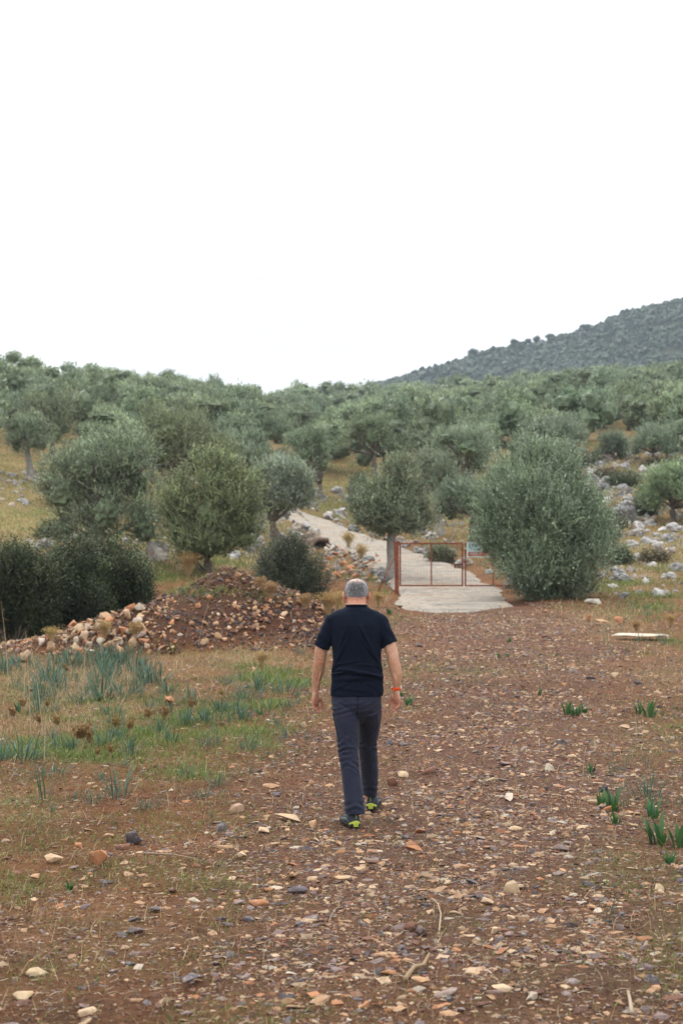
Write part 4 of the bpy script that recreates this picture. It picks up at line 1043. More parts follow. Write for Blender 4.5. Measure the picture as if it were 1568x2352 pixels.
# ------------------------------------------------------------------ the rubble mound
def rubble():
    r = np.random.default_rng(140)
    N_ = 26000
    x = -7.2 + 8.2 * r.random(N_); y = 22.8 + 8.0 * r.random(N_)
    m = mound(x, y); lf_ = np.clip((-2.6 - x) / 1.2, 0, 1); k = (m > .03) & (r.random(N_) < (.75 + .25 * lf_) * np.clip(3 * (fbm(x / .7, y / .7, 66, 3) - .2), .25, 1))
    x, y, m = x[k], y[k], m[k]; n = len(x)
    s = np.exp(r.normal(math.log(.024), .5, n)).clip(.010, .08)
    left = np.clip((-3.2 - x) / 1.5, 0, 1)
    c = PC[r.choice([3, 3, 4, 2, 7, 5, 7, 1], n)]; c2 = PC[r.choice([0, 1, 2, 6, 1, 3], n)]
    c = np.where((r.random(n) < .10 + .6 * left)[:, None], c2, c * (.55 + .4 * left[:, None])) * (.7 + .5 * r.random((n, 1)))
    mb = MB()
    for k_, (tv, tf) in enumerate(small_t):
        sl = slice(k_, None, 8); q = len(x[sl])
        sc = s[sl][:, None] * np.stack([1 + .4 * r.random(q), 1 + .3 * r.random(q), 1.4 + .8 * r.random(q)], 1)
        instance_mesh(mb, tv, tf, np.stack([x[sl], y[sl], H(x[sl], y[sl]) + s[sl] * .25], 1), rot_rand(q, .7, r), sc, c[sl])
    tag(mb.build('rubble', M['gravel']), 'dark broken stones and soil covering the rubble mound', 'rubble', kind='stuff')
    # larger stones, each its own
    cnt = 0
    while cnt < 270:
        if cnt < 120: vx = 80 + 330 * r.random() ** .8; vy = 1400 + 110 * r.random()
        elif cnt < 200: vx = 380 + 320 * r.random(); vy = 1320 + 165 * r.random()
        else: vx = 520 + 260 * r.random(); vy = 1385 + 70 * r.random()
        X, Y, Z = V2G(vx, vy)
        mm = float(mound(np.array([X]), np.array([Y]))[0])
        if mm < .03 and not (cnt >= 200 and Y < 32): 
            if r.random() < .97: continue
        lf = vx < 330
        s = (.05 + .07 * r.random() ** 1.5) * (1.25 if lf else .72)
        cn = r.choice(['cream', 'tan', 'orange', 'whitish', 'cream', 'whitish'] if lf else ['tan', 'orange', 'cream', 'reddish brown', 'tan'])
        part = ('in the low left tail of the rubble mound' if vx < 230 else 'on the left flank of the rubble mound' if vx < 400 else 'on the face of the rubble mound' if vx < 600 else 'at the right foot of the rubble mound')
        hl = 'high' if vy < 1400 else 'low'
        put_stone(X, Y, s, jit(PAL[cn], r), '%s stone %s, %s down' % (cn, part, hl) if hl == 'low' else '%s stone high %s' % (cn, part), '%s stones %s, %s' % (cn, part, hl), name='rubble_stone', r=r, tilt=.5, dz=s * .3, shape=int(r.choice([2, 4, 6, 7, 10, 12])))
        cnt += 1
    for (vx, vy, hw, cn, lab, sq) in [(268, 1482, 17, 'whitish', 'big white block at the foot of the rubble mound', (1, .8, 1.3)), (190, 1498, 17, 'orange', 'rust-orange boulder at the foot of the rubble tail', (1, .8, 1.2)),
                                      (462, 1478, 19, 'cream', 'rounded cream boulder at the front foot of the mound', (1, .8, .9)), (500, 1462, 17, 'tan', 'pale tan boulder behind the rounded cream one', (1, .8, .8)),
                                      (60, 1508, 34, 'cream', 'long pale flat stone at the end of the rubble tail', (1.3, .7, .5)), (150, 1418, 18, 'whitish', 'white angular block at the crest of the rubble tail', (1.2, .8, .8)),
                                      (290, 1360, 16, 'whitish', 'whitish stone on the left crest of the mound under the thicket', (1.1, .8, .9)), (548, 1322, 12, 'tan', 'tan stone at the very top of the mound', (1, .8, 1.2)),
                                      (455, 1392, 12, 'orange', 'orange stone midway up the bare soil of the mound', (1.1, .8, .9)), (620, 1382, 11, 'tan', 'pale stone where the right slope of the mound begins', (1, .8, 1)), (112, 1462, 13, 'orange', 'upright orange stone in the dry weeds at the left tail', (.8, .8, 1.4)),
                                      (325, 1420, 15, 'cream', 'cream boulder in the middle of the left flank', (1, .8, 1)), (232, 1455, 15, 'orange', 'orange-white boulder above the big white block', (1, .8, .9))]:
        X, Y, Z = V2G(vx, vy + hw * .4); s = hw * Y / F_V
        put_stone(X, Y, s, jit(PAL[cn], r, .08), lab, 'larger stones of the rubble mound', name='rubble_stone', r=r, tilt=.2, sc=sq, dz=s * .25, shape=int(r.choice([4, 7, 12])))
rubble()

# ------------------------------------------------------------------ limestone rocks on the slopes
rock_me = []
for k in range(7):
    tv, tf = ico(4)
    o_ = np.array([k * 9.1, k * 3.3, 0])
    dd_ = np.array([mnoise.noise(Vector(p * 1.3 + o_)) * .45 + abs(mnoise.noise(Vector(p * 3.1 + o_))) * -.28 + mnoise.noise(Vector(p * 8 + o_)) * .09 for p in tv])
    dd2 = np.round(dd_ * 9) / 9 * .5 + dd_ * .5
    tv2 = tv * (1 + dd2)[:, None] * np.array([1, .8, .72])
    cc_ = np.ones((len(tv), 3)) * (0.75 + .5 * np.clip(dd_ * 2 + .5, 0, 1))[:, None]
    b_ = MB(); b_.add(tv2, tf, cc_); me = b_.mesh('rock_shape', M['limestone'], True); rock_me.append(me); set_auto(me, .5)
LIME = [(.32, .32, .32), (.43, .425, .42), (.21, .21, .21), (.35, .30, .25)]
def rocks():
    r = np.random.default_rng(160)
    zones = [(1340, 1568, 1040, 1130, 60, 'in the scree at the upper right', 10), (1340, 1568, 1130, 1250, 60, 'around the big grey boulder', 11), (1300, 1568, 1320, 1375, 18, 'in the grass right of the big bush', 11), (1410, 1568, 1250, 1320, 12, 'on the grassy bank at the right', 10),
             (1370, 1460, 1282, 1318, 8, 'in the white outcrop behind the fence post', 9), (690, 850, 1128, 1200, 22, 'on the terrace above the track', 8), (540, 720, 1185, 1275, 24, 'under the leaning silver olive', 10), (950, 1020, 1195, 1262, 12, 'beside the track behind the gate', 11),
             (930, 1075, 1255, 1310, 8, 'along the far side of the track', 8), (0, 110, 1085, 1165, 20, 'on the left terraces', 7), (60, 290, 1238, 1275, 14, 'behind the dark thicket', 9), (330, 420, 1225, 1300, 6, 'around the white boulder', 10), (300, 620, 1225, 1285, 14, 'behind the rubble mound', 8)]
    for (a, b, c, d, n, lab, sz) in zones:
        for i in range(n):
            vx = a + (b - a) * r.random(); vy = c + (d - c) * r.random()
            X, Y, Z = V2G(vx, vy)
            if road_dist(np.array([X]), np.array([Y]))[0] < 2.0: continue
            s = sz * (.6 + 1.4 * r.random() ** 2.2) * Y / F_V
            q = int(r.integers(4)); adj = ['grey', 'pale', 'dark grey', 'brownish'][q]
            put_stone(X, Y, s, np.array(LIME[q]) * (.8 + .4 * r.random()), '%s rough limestone rock %s' % (adj, lab), '%s rocks %s' % (adj, lab), name='limestone_rock', me=rock_me[int(r.integers(7))], cat='rock', r=r, tilt=.4, sc=(1 + .5 * r.random(), 1, .7 + .6 * r.random()))
    cum = np.concatenate([[0], np.cumsum(np.hypot(*np.diff(ROAD, axis=0).T))])
    for i in range(48):      # stones along both edges of the concrete
        q = 8 + 38 * r.random(); sd_ = -1 if r.random() < .5 else 1; x = np.interp(q, cum, ROAD[:, 0]); y = np.interp(q, cum, ROAD[:, 1]); dx = np.interp(q + .5, cum, ROAD[:, 0]) - x; dy = np.interp(q + .5, cum, ROAD[:, 1]) - y; l_ = math.hypot(dx, dy)
        off = sd_ * (np.interp(q, [8, 20, 45], [1.75, 1.25, .95]) + .7 * r.random() ** 2); s = .10 + .22 * r.random() ** 2; k_ = int(r.integers(4)); adj = ['grey', 'pale', 'dark grey', 'brownish'][k_]; sw = 'near' if q < 24 else 'upper'
        put_stone(x + dy / l_ * off, y - dx / l_ * off, s, np.array(LIME[k_]) * (.8 + .3 * r.random()), '%s rock along the %s edge of the %s track' % (adj, 'left' if sd_ < 0 else 'right', sw), '%s rocks along the %s edge of the %s track' % (adj, 'left' if sd_ < 0 else 'right', sw), name='limestone_rock', me=rock_me[int(r.integers(7))], cat='rock', r=r, tilt=.4)
    for (vx, vy, hw, hh, col, lab, nm) in [(1437, 1205, 30, 33, (.20, .20, .20), 'big rounded dark-grey boulder with a pale top on the right slope', 'boulder'), (362, 1292, 30, 32, (.50, .48, .45), 'large white boulder between the two near left olive trees', 'boulder'),
                                           (100, 1262, 26, 14, (.38, .38, .38), 'grey outcrop showing over the thicket at the left', 'boulder'), (582, 1258, 24, 20, (.33, .32, .32), 'craggy grey boulder behind the rubble mound', 'boulder'),
                                           (755, 1190, 18, 9, (.44, .42, .40), 'low pale boulder beside the upper end of the track', 'boulder'), (990, 1240, 17, 12, (.46, .44, .41), 'pale boulder seen over the gate top rail', 'boulder'),
                                           (1340, 1182, 22, 16, (.44, .43, .42), 'pale pointed boulder behind the right side of the big bush', 'boulder'), (1305, 1362, 0, 0, None, '', ''), (1552, 1222, 20, 12, (.42, .41, .4), 'pale boulder at the right edge of the photo', 'boulder')]:
        if not lab: continue
        X, Y, Z = V2G(vx, vy); s = Y / F_V
        o = put_stone(X, Y + hw * s * .6, 1, col, lab, None, name=nm, me=rock_me[2 if 'rounded' in lab else int(r.integers(7))], cat='boulder', r=r, tilt=.15, sc=(hw * s, hw * s * .8, hh * s * 1.25))
        o.location.z = Z + hh * s * .75
    # the loose small rocks between them
    mb = MB(); X_ = []
    for (a, b, c, d, n) in [(1335, 1640, 1035, 1130, 1500), (1335, 1640, 1130, 1260, 1300), (1290, 1640, 1290, 1375, 160), (690, 860, 1125, 1200, 320), (540, 730, 1185, 1280, 420), (950, 1060, 1195, 1265, 160), (-60, 130, 1085, 1170, 260), (60, 330, 1235, 1275, 200), (740, 900, 1255, 1350, 300)]:
        for i in range(n):
            vx = a + (b - a) * r.random(); vy = c + (d - c) * r.random(); X, Y, Z = V2G(vx, vy); X_.append((X, Y, Z, (2.0 + 6.0 * r.random() ** 2.5) * Y / F_V))
    X_ = np.array(X_); X_ = X_[(road_dist(X_[:, 0], X_[:, 1]) > 1.5) & (fbm(X_[:, 0] / 2.5, X_[:, 1] / 2.5, 77, 3) > .42)]
    cs = np.array(LIME)[r.integers(4, size=len(X_))] * (.65 + .5 * r.random((len(X_), 1)))
    for k_, (tv, tf) in enumerate(small_t):
        q = X_[k_::8]; sc = q[:, 3:4] * np.stack([1 + .4 * r.random(len(q)), 1 + .3 * r.random(len(q)), 1.5 + 1.0 * r.random(len(q))], 1)
        instance_mesh(mb, tv, tf, q[:, :3] + np.array([0, 0, .02]), rot_rand(len(q), .7, r), sc, cs[k_::8])
    tag(mb.build('scree', M['gravel']), 'loose small grey limestone rubble on the slopes', 'scree', kind='stuff')
    # orange and grey rubble below the culvert
    for i in range(85):
        vx = 738 + 130 * r.random() ** 1.1; vy = 1255 + 80 * r.random() ** .9
        if vx > 800 and vy < 1275: continue
        X, Y, Z = V2G(vx, vy); s = (6 + 7 * r.random()) * Y / F_V
        cn = r.choice(['orange', 'tan', 'grey', 'pale'], p=[.3, .3, .25, .15]); col = {'orange': (.42, .19, .09), 'tan': (.36, .25, .17), 'grey': (.3, .29, .28), 'pale': (.5, .45, .4)}[cn]
        hl = 'upper' if vy < 1295 else 'lower'
        put_stone(X, Y, s, np.array(col) * (.8 + .4 * r.random()), '%s broken stone in the %s part of the heap below the culvert' % (cn, hl), '%s stones in the %s heap below the culvert' % (cn, hl), name='broken_stone', r=r, tilt=.6, dz=s * .3, shape=int(r.choice([2, 4, 7, 10, 12])))
rocks()

# ------------------------------------------------------------------ culvert mouth: a dark hollow arch
def culvert():
    X, Y, Z = V2G(742, 1262)
    root = empty('culvert', (X, Y, Z - .02), .6, label='dark brown arched culvert mouth beside the track, above the orange stones', cat='culvert')
    s = Y / F_V
    R, L_, th = 30 * s, 1.5, .13
    mb = MB(); n = 20
    ang = np.linspace(-.15, math.pi + .15, n)
    vs = []
    for (yy, rr) in ((0, R), (0, R - th), (L_, R - th), (L_, R)):
        jit_ = 1 + .04 * np.sin(ang * 7 + yy)
        vs += [(-math.cos(a) * rr * j, yy + .12 * math.sin(a * 3), math.sin(a) * rr * .95 * j) for a, j in zip(ang, jit_)]
    fs = []
    for k in range(4):
        for i in range(n - 1): a, b = k * n + i, ((k + 1) % 4) * n + i; fs.append([a, a + 1, b + 1, b])
    mb.add(vs, np.array(fs)); mb.build('arch', M['culvert'], root, smooth=True)
    b2_ = MB(); v, f = tube([(0, L_ - .35, .05), (0, L_ - .02, .05)], [(R * .92, R * .72), (R * .92, R * .72)], 20); b2_.add(v, f); b2_.build('back_fill', M['soil'], root)
M['culvert'] = plain('culvert', (.17, .12, .09), .9, .4, 5, bmp=.6)
M['soil'] = plain('soil', (.07, .035, .022), 1, .3, 6)
culvert()

# ------------------------------------------------------------------ grass, straw, moss
def blades(n, x, y, hgt, wid, cols, r, lean=.45, seg=2):
    n = len(x); z = H(x, y) + (fbm(x / 0.35, y / 0.35, 41, 3) - 0.5) * 0.05 * np.clip(1 - np.abs(y - 12) / 40, 0, 1) - .004
    P = np.stack([x, y, z], 1); a = r.random(n) * 6.28
    d = unit(np.stack([np.cos(a) * lean * r.random(n) * 1.6, np.sin(a) * lean * r.random(n) * 1.6, np.ones(n)], 1))
    sd = np.stack([-np.sin(a + .5), np.cos(a + .5), np.zeros(n)], 1) * wid[:, None] * .5
    mid = P + d * hgt[:, None] * .5; droop = np.stack([np.cos(a), np.sin(a), -.3 * np.ones(n)], 1) * (lean * .5)
    tip = P + (d + droop * r.random((n, 1))) * hgt[:, None]
    V = np.stack([P - sd, P + sd, mid + sd * .8, mid - sd * .8, tip], 1).reshape(-1, 3)
    i = np.arange(n) * 5
    F4 = np.stack([i, i + 1, i + 2, i + 3], 1); F3 = np.stack([i + 3, i + 2, i + 4], 1)
    return V, [F4, F3], np.repeat(cols, 5, 0)
def grasses():
    r = np.random.default_rng(180)
    GC = np.array([[.11, .17, .025], [.15, .20, .045], [.21, .23, .07], [.08, .15, .03]])
    DC = np.array([[.42, .31, .17], [.34, .23, .11], [.50, .40, .24], [.25, .15, .08]])
    x, y = sample_view(600000, 4.3, 46, .95, r)
    g, d, t = masks(x, y); rd = road_dist(x, y); ok = ~((rd < 1.75) & (y > 32))
    k = (r.random(len(x)) < g ** 1.3 * .85) & ok & (mound(x, y) < 1.3); xg, yg = x[k], y[k]; n = len(xg)
    hg = (.016 + .035 * r.random(n)) * (.7 + yg / 14) * (.6 + .8 * g[k]); mb = MB()
    mb.add(*blades(n, xg, yg, hg, .0022 + .00032 * yg + .001 * r.random(n), GC[r.integers(4, size=n)] * (.7 + .6 * r.random((n, 1))), r, .8))
    x2, y2 = sample_view(75000, 44, 100, 1.0, r); g2, d2, t2 = masks(x2, y2); k = (r.random(len(x2)) < (.15 + g2) * .6) & (road_dist(x2, y2) > 1.9); n2 = k.sum()
    mb.add(*blades(n2, x2[k], y2[k], .06 + .10 * r.random(n2), .02 + .0003 * y2[k], GC[r.integers(1, 3, size=n2)] * (.8 + .5 * r.random((n2, 1))), r, .6))
    print('green', n, n2)
    tag(mb.build('grass', M['blade']), 'short green grass and moss growing in patches between the stones', 'grass', kind='stuff')
    mb = MB()
    k = (r.random(len(x)) < d ** 1.3 * .22 + .03) & ok; xd, yd = x[k], y[k]; n = len(xd)
    flat = r.random(n) < .6 - .3 * d[k]
    hd = np.where(flat, .02 + .04 * r.random(n), (.04 + .10 * r.random(n) ** 1.5)) * (.8 + yd / 25)
    v, f, c = blades(n, xd, yd, hd, .0012 + .00028 * yd, DC[r.integers(4, size=n)] * (.7 + .5 * r.random((n, 1))), r, 1.0)
    mb.add(v, f, c)
    k = (r.random(len(x2)) < (.15 + d2) * .9) & (road_dist(x2, y2) > 1.9); n2 = k.sum()
    mb.add(*blades(n2, x2[k], y2[k], .06 + .14 * r.random(n2), .018 + .0003 * y2[k], np.array([[.44, .37, .16], [.46, .41, .2], [.33, .26, .12], [.34, .35, .13]])[r.integers(4, size=n2)] * (.8 + .4 * r.random((n2, 1))), r, .5))
    # dead twiglets and straw lying flat on the soil
    xl, yl = sample_view(26000, 4.3, 16, 1.5, r); n = len(xl); a = r.random(n) * 6.28; ln = .015 + .05 * r.random(n) ** 2
    z = H(xl, yl) + (fbm(xl / 0.35, yl / 0.35, 41, 3) - 0.5) * 0.05 + .006
    A = np.stack([xl, yl, z], 1); Dv = np.stack([np.cos(a), np.sin(a), .25 * (r.random(n) - .3)], 1) * ln[:, None]; S = np.stack([-np.sin(a), np.cos(a), .6 * np.ones(n)], 1) * (.0007 + .0009 * r.random(n))[:, None]
    B = A + Dv * .5 + S * 3 * (r.random((n, 1)) - .5) * 6
    V = np.stack([A - S, A + S, B + S, B - S, A + Dv + S * .5, A + Dv - S * .5], 1).reshape(-1, 3); i = np.arange(n) * 6
    mb.add(V, [np.stack([i, i + 1, i + 2, i + 3], 1), np.stack([i + 3, i + 2, i + 4, i + 5], 1)], np.repeat(np.array([[.40, .31, .2], [.22, .13, .08], [.13, .08, .05], [.5, .42, .3]])[r.integers(4, size=n)], 6, 0))
    tag(mb.build('dry_grass', M['blade']), 'dry straw-coloured grass and dead stems lying among the stones', 'dry grass', kind='stuff')
grasses()

# ------------------------------------------------------------------ plants one can point at
def strap_leaf(base, a, ln, wd, lean, curl, r, n=6, col=(.1, .2, .15), fold=.35):
    """one long strap-shaped leaf, folded along its middle"""
    d = np.array([math.cos(a), math.sin(a), 0]); s = np.array([-math.sin(a), math.cos(a), 0])
    pts = []
    th = lean; p = np.array(base, float)
    for i in range(n + 1):
        pts.append(p.copy()); dirv = d * math.sin(th) + np.array([0, 0, math.cos(th)]); p = p + dirv * ln / n; th += curl / n
    V = []
    for i, q in enumerate(pts):
        t = i / n; w = wd * (.55 + 1.2 * t if t < .3 else 1 - ((t - .3) / .7) ** 2.2 * .97) * .5
        up = np.array([0, 0, 1.0]) * fold * w
        V += [q - s * w + up, q, q + s * w + up]
    i = np.arange(n) * 3
    F = np.concatenate([np.stack([i, i + 1, i + 4, i + 3], 1), np.stack([i + 1, i + 2, i + 5, i + 4], 1)])
    g = np.linspace(.8, 1.15, n + 1).repeat(3)[:, None]
    return np.array(V), F, np.array(col) * g
def asphodel_mesh(seed, nl, ln, wd, spread, cols):
    r = np.random.default_rng(seed); mb = MB()
    for k in range(nl):
        a = r.random() * 6.28; q = r.random() ** .6
        base = (math.cos(a) * q * .07 * spread, math.sin(a) * q * .07 * spread, -.01)
        c = np.array(cols[int(r.integers(len(cols)))]) * (.8 + .4 * r.random())
        mb.add(*strap_leaf(base, a + r.normal(0, .4), ln * (.5 + .6 * r.random()), wd * (.7 + .5 * r.random()), .08 + .4 * q * r.random() * spread, .35 + 1.0 * r.random() ** 2, r, col=c))
    return mb.mesh('leaf_tuft', M['blade'], True)
BL = [(.050, .115, .082), (.070, .14, .105), (.045, .10, .065), (.095, .155, .095)]
GRN = [(.035, .10, .025), (.05, .13, .035), (.03, .085, .03)]
asph = [asphodel_mesh(200 + k, 13 + 5 * k, .33, .011, 1.1 + .3 * k, BL) for k in range(7)]
squill = [asphodel_mesh(220 + k, 7 + 2 * k, .2, .032, .75, GRN) for k in range(4)]
wisp = [asphodel_mesh(230 + k, 7 + k, .36, .008, 1.0, BL) for k in range(3)]
def plants():
    r = np.random.default_rng(240)
    def put(vx, vy, hpx, kind, label, group):
        X, Y, Z = V2G(vx, vy); ln = {'a': .33, 's': .2, 'w': .36}[kind]
        me = {'a': asph, 's': squill, 'w': wisp}[kind]; me = me[int(r.integers(len(me)))]
        o = bpy.data.objects.new({'a': 'asphodel_plant', 's': 'squill_plant', 'w': 'asphodel_sprout'}[kind], me); COL.objects.link(o)
        s = hpx * Y / F_V / (ln * .82); o.location = (X, Y, Z); o.rotation_euler = (0, 0, r.random() * 6.28)
        o.scale = (s * (.9 + .3 * r.random()), s, s * (.9 + .2 * r.random()))
        tag(o, label, 'plant', group)
    big = [(45, 1748, 88, 'large arching blue-green leaf clump at the left edge by the bright moss'), (8, 1752, 70, 'blue-green leaf clump cut by the left edge'), (88, 1600, 62, 'tall blue-green tuft nearest the left edge above the dry thistles'),
           (440, 1618, 50, 'wide blue-green tuft beside the pair of orange stones'), (478, 1662, 48, 'blue-green tuft below the pair of orange stones'), (540, 1642, 44, 'blue-green tuft between the orange stones and the man'),
           (592, 1585, 50, 'upright blue-green tuft, upper of those left of the man'), (655, 1592, 46, 'blue-green tuft nearest the man left elbow'), (275, 1835, 78, 'tall blue-green tuft rising from bare red earth left of centre'), (100, 1833, 72, 'blue-green tuft on bare red earth near the left edge'),
           (300, 1735, 48, 'blue-green tuft at the right end of the bright moss'), (495, 1715, 44, 'narrow upright blue-green tuft standing alone level with the man knees'), (345, 1640, 42, 'blue-green tuft below the left part of the plant bed'),
           (1390, 2120, 82, 'thin spreading blue-green leaves in the lower right foreground'), (1487, 1830, 50, 'blue-green tuft behind the dark green squill at the right edge'), (690, 1505, 26, 'blue-green tuft at the right foot of the rubble mound')]
    for vx, vy, h, lab in big: put(vx, vy, h, 'w' if 'thin' in lab or 'narrow' in lab else 'a', lab, 'large asphodel tufts')
    for vx, vy, h, lab in [(1235, 1598, 20, 'small dark green broad-leaved plant in the middle of the track'), (1302, 1642, 32, 'leftmost dark green broad-leaved plant of the row on the right'), (1322, 1645, 30, 'second dark green broad-leaved plant of the row on the right'), (1340, 1640, 24, 'third dark green broad-leaved plant of the row on the right'),
                           (1490, 1648, 46, 'large dark green broad-leaved clump near the right edge'), (1468, 1640, 26, 'smaller leaf clump left of the large one near the right edge'), (1380, 1848, 32, 'dark green broad-leaved sprout above the blue-green one at the right'), (1408, 1862, 44, 'tall dark green broad-leaved sprout at the right'), (1412, 1895, 32, 'blue-green broad sprout just below the tall dark one'), (1500, 1880, 42, 'dark green broad-leaved plant above the shiny clump at the right edge'),
                           (1512, 1940, 62, 'shiny dark green broad-leaved clump at the right edge'), (1556, 1945, 60, 'shiny dark green clump cut by the right edge'), (1535, 1985, 32, 'small dark green plant below the shiny clump'), (1355, 1775, 22, 'tiny dark green plant between the two right rows'),
                           (1168, 1476, 12, 'tiny dark plant on the track towards the gate'), (1145, 1512, 14, 'left one of a pair of small dark plants on the track'), (1165, 1512, 14, 'right one of a pair of small dark plants on the track'), (1277, 1510, 12, 'tiny dark plant at the right of the track'),
                           (893, 1412, 22, 'dark green plant at the front left corner of the concrete track'), (395, 1502, 24, 'dark green rosette at the foot of the rubble mound'), (228, 1612, 26, 'dark green sprout in the middle of the left plants'), (597, 1645, 20, 'bright green sprout left of the man elbow'), (45, 1635, 26, 'grass-green tuft left of the dry thistles'), (160, 2045, 26, 'small green sprout on bare red earth at the lower left'), (940, 1622, 26, 'green sprout just right of the man watch'), (920, 1600, 20, 'green leaf tuft right of the man forearm')]:
        put(vx, vy, h, 's', lab, 'broad-leaved squill plants')
    # the bed of asphodels at the left
    for i in range(165):
        q = r.random()
        if q < .36: vx = 370 * r.random() ** .9; vy = 1520 + 100 * r.random() ** 1.2; z = 'in the dense bed below the rubble tail'; h = 34 + 26 * r.random()
        elif q < .85: vx = 60 + 650 * r.random(); vy = 1545 + 180 * r.random(); z = 'scattered left of the man'; h = 26 + 24 * r.random()
        else: vx = 20 + 560 * r.random(); vy = 1760 + 150 * r.random(); z = 'on the red earth at the left'; h = 20 + 26 * r.random()
        z = z + ', ' + ('far left' if vx < 120 else 'left part' if vx < 240 else 'middle part' if vx < 420 else 'right part') + (', short' if h < 34 else ', tall' if h > 48 else '')
        put(vx, vy, h, 'w' if r.random() < .45 else 'a', 'blue-green asphodel tuft ' + z, 'asphodel tufts ' + z)
    for i in range(60):
        q = r.random()
        if q < .6: vx = 1380 + 180 * r.random(); vy = 1395 + 110 * r.random(); z = 'in the grass at the right edge'; h = 16 + 18 * r.random()
        else: vx = 1400 + 160 * r.random(); vy = 1760 + 100 * r.random(); z = 'in the dry weeds at the right'; h = 24 + 24 * r.random()
        put(vx, vy, h, 'w', 'thin blue-green sprout ' + z, 'thin sprouts ' + z)
plants()

def thistles():
    r = np.random.default_rng(260)
    def thistle_mesh(seed, nst, hgt, head, c1, c2, name, nleaf=46):
        q = np.random.default_rng(seed); mb = MB()
        for k in range(nst):
            a = q.random() * 6.28; ln = hgt * (.6 + .5 * q.random()); top = np.array([math.cos(a) * ln * .35 * q.random(), math.sin(a) * ln * .35 * q.random(), ln])
            mid = top * .5 + .04 * q.standard_normal(3) * hgt
            v, f = tube([(0, 0, -.02), mid, top], [.0035, .003, .0018], 4, cap=False); mb.add(v, f, c1)
            for j in range(5):
                t = .35 + .65 * q.random(); c = mid * (1 - t) + top * t if j else top
                b = c + np.array([q.normal(0, hgt * .08), q.normal(0, hgt * .08), q.random() * hgt * .12])
                v, f = tube([c, (c + b) / 2, b], [.0018, .0015, .001], 3, cap=False); mb.add(v, f, c1)
                m = nleaf; d = unit(q.standard_normal((m, 3)))
                vv, ff, cc = leaves(b + d * head * .25 * q.random((m, 1)), d, np.full(m, head * .5), 3, head * .55, head * .16, np.array(c2) * (.6 + .8 * q.random((m, 1))), q, spread=1.1)
                mb.add(vv, ff, cc)
        return mb.mesh('dry_plant_shape', M['dry_plant'])
    brown = [thistle_mesh(300 + k, 7 + k, .34, .030, (.42, .31, .18), (.30, .19, .07), 'x', 60) for k in range(4)]
    yellow = [thistle_mesh(310 + k, 60, .8, .030, (.46, .33, .16), (.46, .31, .12), 'x', 26) for k in range(3)]
    def put(me, name, vx, vy, h, base, label, group=None):
        X, Y, Z = V2G(vx, vy); o = bpy.data.objects.new(name, me); COL.objects.link(o); s = h * Y / F_V / base
        q_ = 1.6 if name == 'dry_bush' else 1; o.location = (X, Y, Z); o.scale = (s * q_, s * q_, s); o.rotation_euler = (0, 0, r.random() * 6.28); tag(o, label, 'plant', group)
    for i, (vx, vy, h) in enumerate([(130, 1690, 48), (182, 1735, 72), (205, 1725, 48), (265, 1690, 45), (300, 1700, 48), (342, 1670, 42), (378, 1668, 42), (442, 1640, 36), (30, 1668, 42), (152, 1560, 36), (300, 1520, 34), (255, 1745, 36), (225, 1750, 32), (55, 1640, 34), (510, 1610, 24), (90, 1675, 34), (110, 1640, 34), (355, 1500, 30)]):
        put(brown[i % 4], 'dry_thistle', vx, vy, h, .36, 'dry brown thistle %s' % ('above the bright moss' if vy > 1660 and vx < 320 else 'among the blue-green plants on the left'), 'dry thistles %s' % ('above the bright moss' if vy > 1660 and vx < 320 else 'among the blue-green plants'))
    for i, (vx, vy, h, lab) in enumerate([(432, 1328, 62, 'tall dry golden bush standing on the mound crest'), (622, 1385, 50, 'dry golden plant on the right slope of the mound'), (598, 1362, 36, 'dry golden plant left of the dense shrub foot'), (755, 1420, 62, 'dry golden bush left of the man shoulder'), (700, 1405, 42, 'low dry golden plant at the shrub foot'),
                                          (775, 1400, 42, 'dry golden plant touching the man head outline on the left'), (868, 1395, 38, 'dry tan weed right of the man head'), (800, 1262, 42, 'tall thin golden plant beside the track above the culvert'), (830, 1290, 42, 'thin golden plant at the track edge left of the pale trunk'), (600, 1535, 40, 'yellow seed-headed plant left of the man shirt'), (240, 1470, 48, 'dry weed in front of the big white block'), (312, 1478, 48, 'dry weed in front of the left flank of the mound'), (120, 1480, 42, 'dry tangle in the tail of the rubble'), (1460, 1455, 32, 'dark dry weed in the grass at the right'), (1540, 1440, 30, 'dry weed in the grass at the right edge')]):
        put(yellow[i % 3], 'dry_bush', vx, vy, h, .95, lab)
    # tall dry stalks
    for i, (vx, vy, h, dx, lab) in enumerate([(72, 1700, 250, -14, 'tallest dry stalk at the left'), (100, 1690, 210, -30, 'dry stalk leaning left beside the tallest one'), (102, 1755, 110, 2, 'straight pale stalk in front of the bright moss'), (20, 1560, 180, -18, 'dry stalk at the left edge before the thicket'), (190, 1600, 150, 10, 'dry stalk in the middle of the blue-green bed'), (130, 1560, 110, -12, 'thin dry stalk near the rubble tail'),
                                              (455, 1490, 110, 26, 'leaning dry stalk in front of the mound foot'), (55, 1620, 120, 4, 'thin straw stalk among the leftmost tufts'), (238, 1540, 120, -20, 'pale stalk leaning left before the white block')]):
        X, Y, Z = V2G(vx, vy); s = Y / F_V; mb = MB()
        mb.add(*tube([(0, 0, -.02), (dx * s * .4, .01, h * s * .5), (dx * s, .03, h * s)], [.0045, .0035, .0015], 5), c=(.45, .35, .22))
        for k in range(3):
            t = .6 + .12 * k; p = np.array([dx * s * t, .01, h * s * t]); q = p + np.array([r.normal(0, .05), r.normal(0, .03), .07]); mb.add(*tube([p, q], [.002, .001], 4), c=(.42, .32, .2))
        tag(mb.build('dry_stalk', M['dry_plant'], loc=(X, Y, Z)), lab, 'dry stalk')
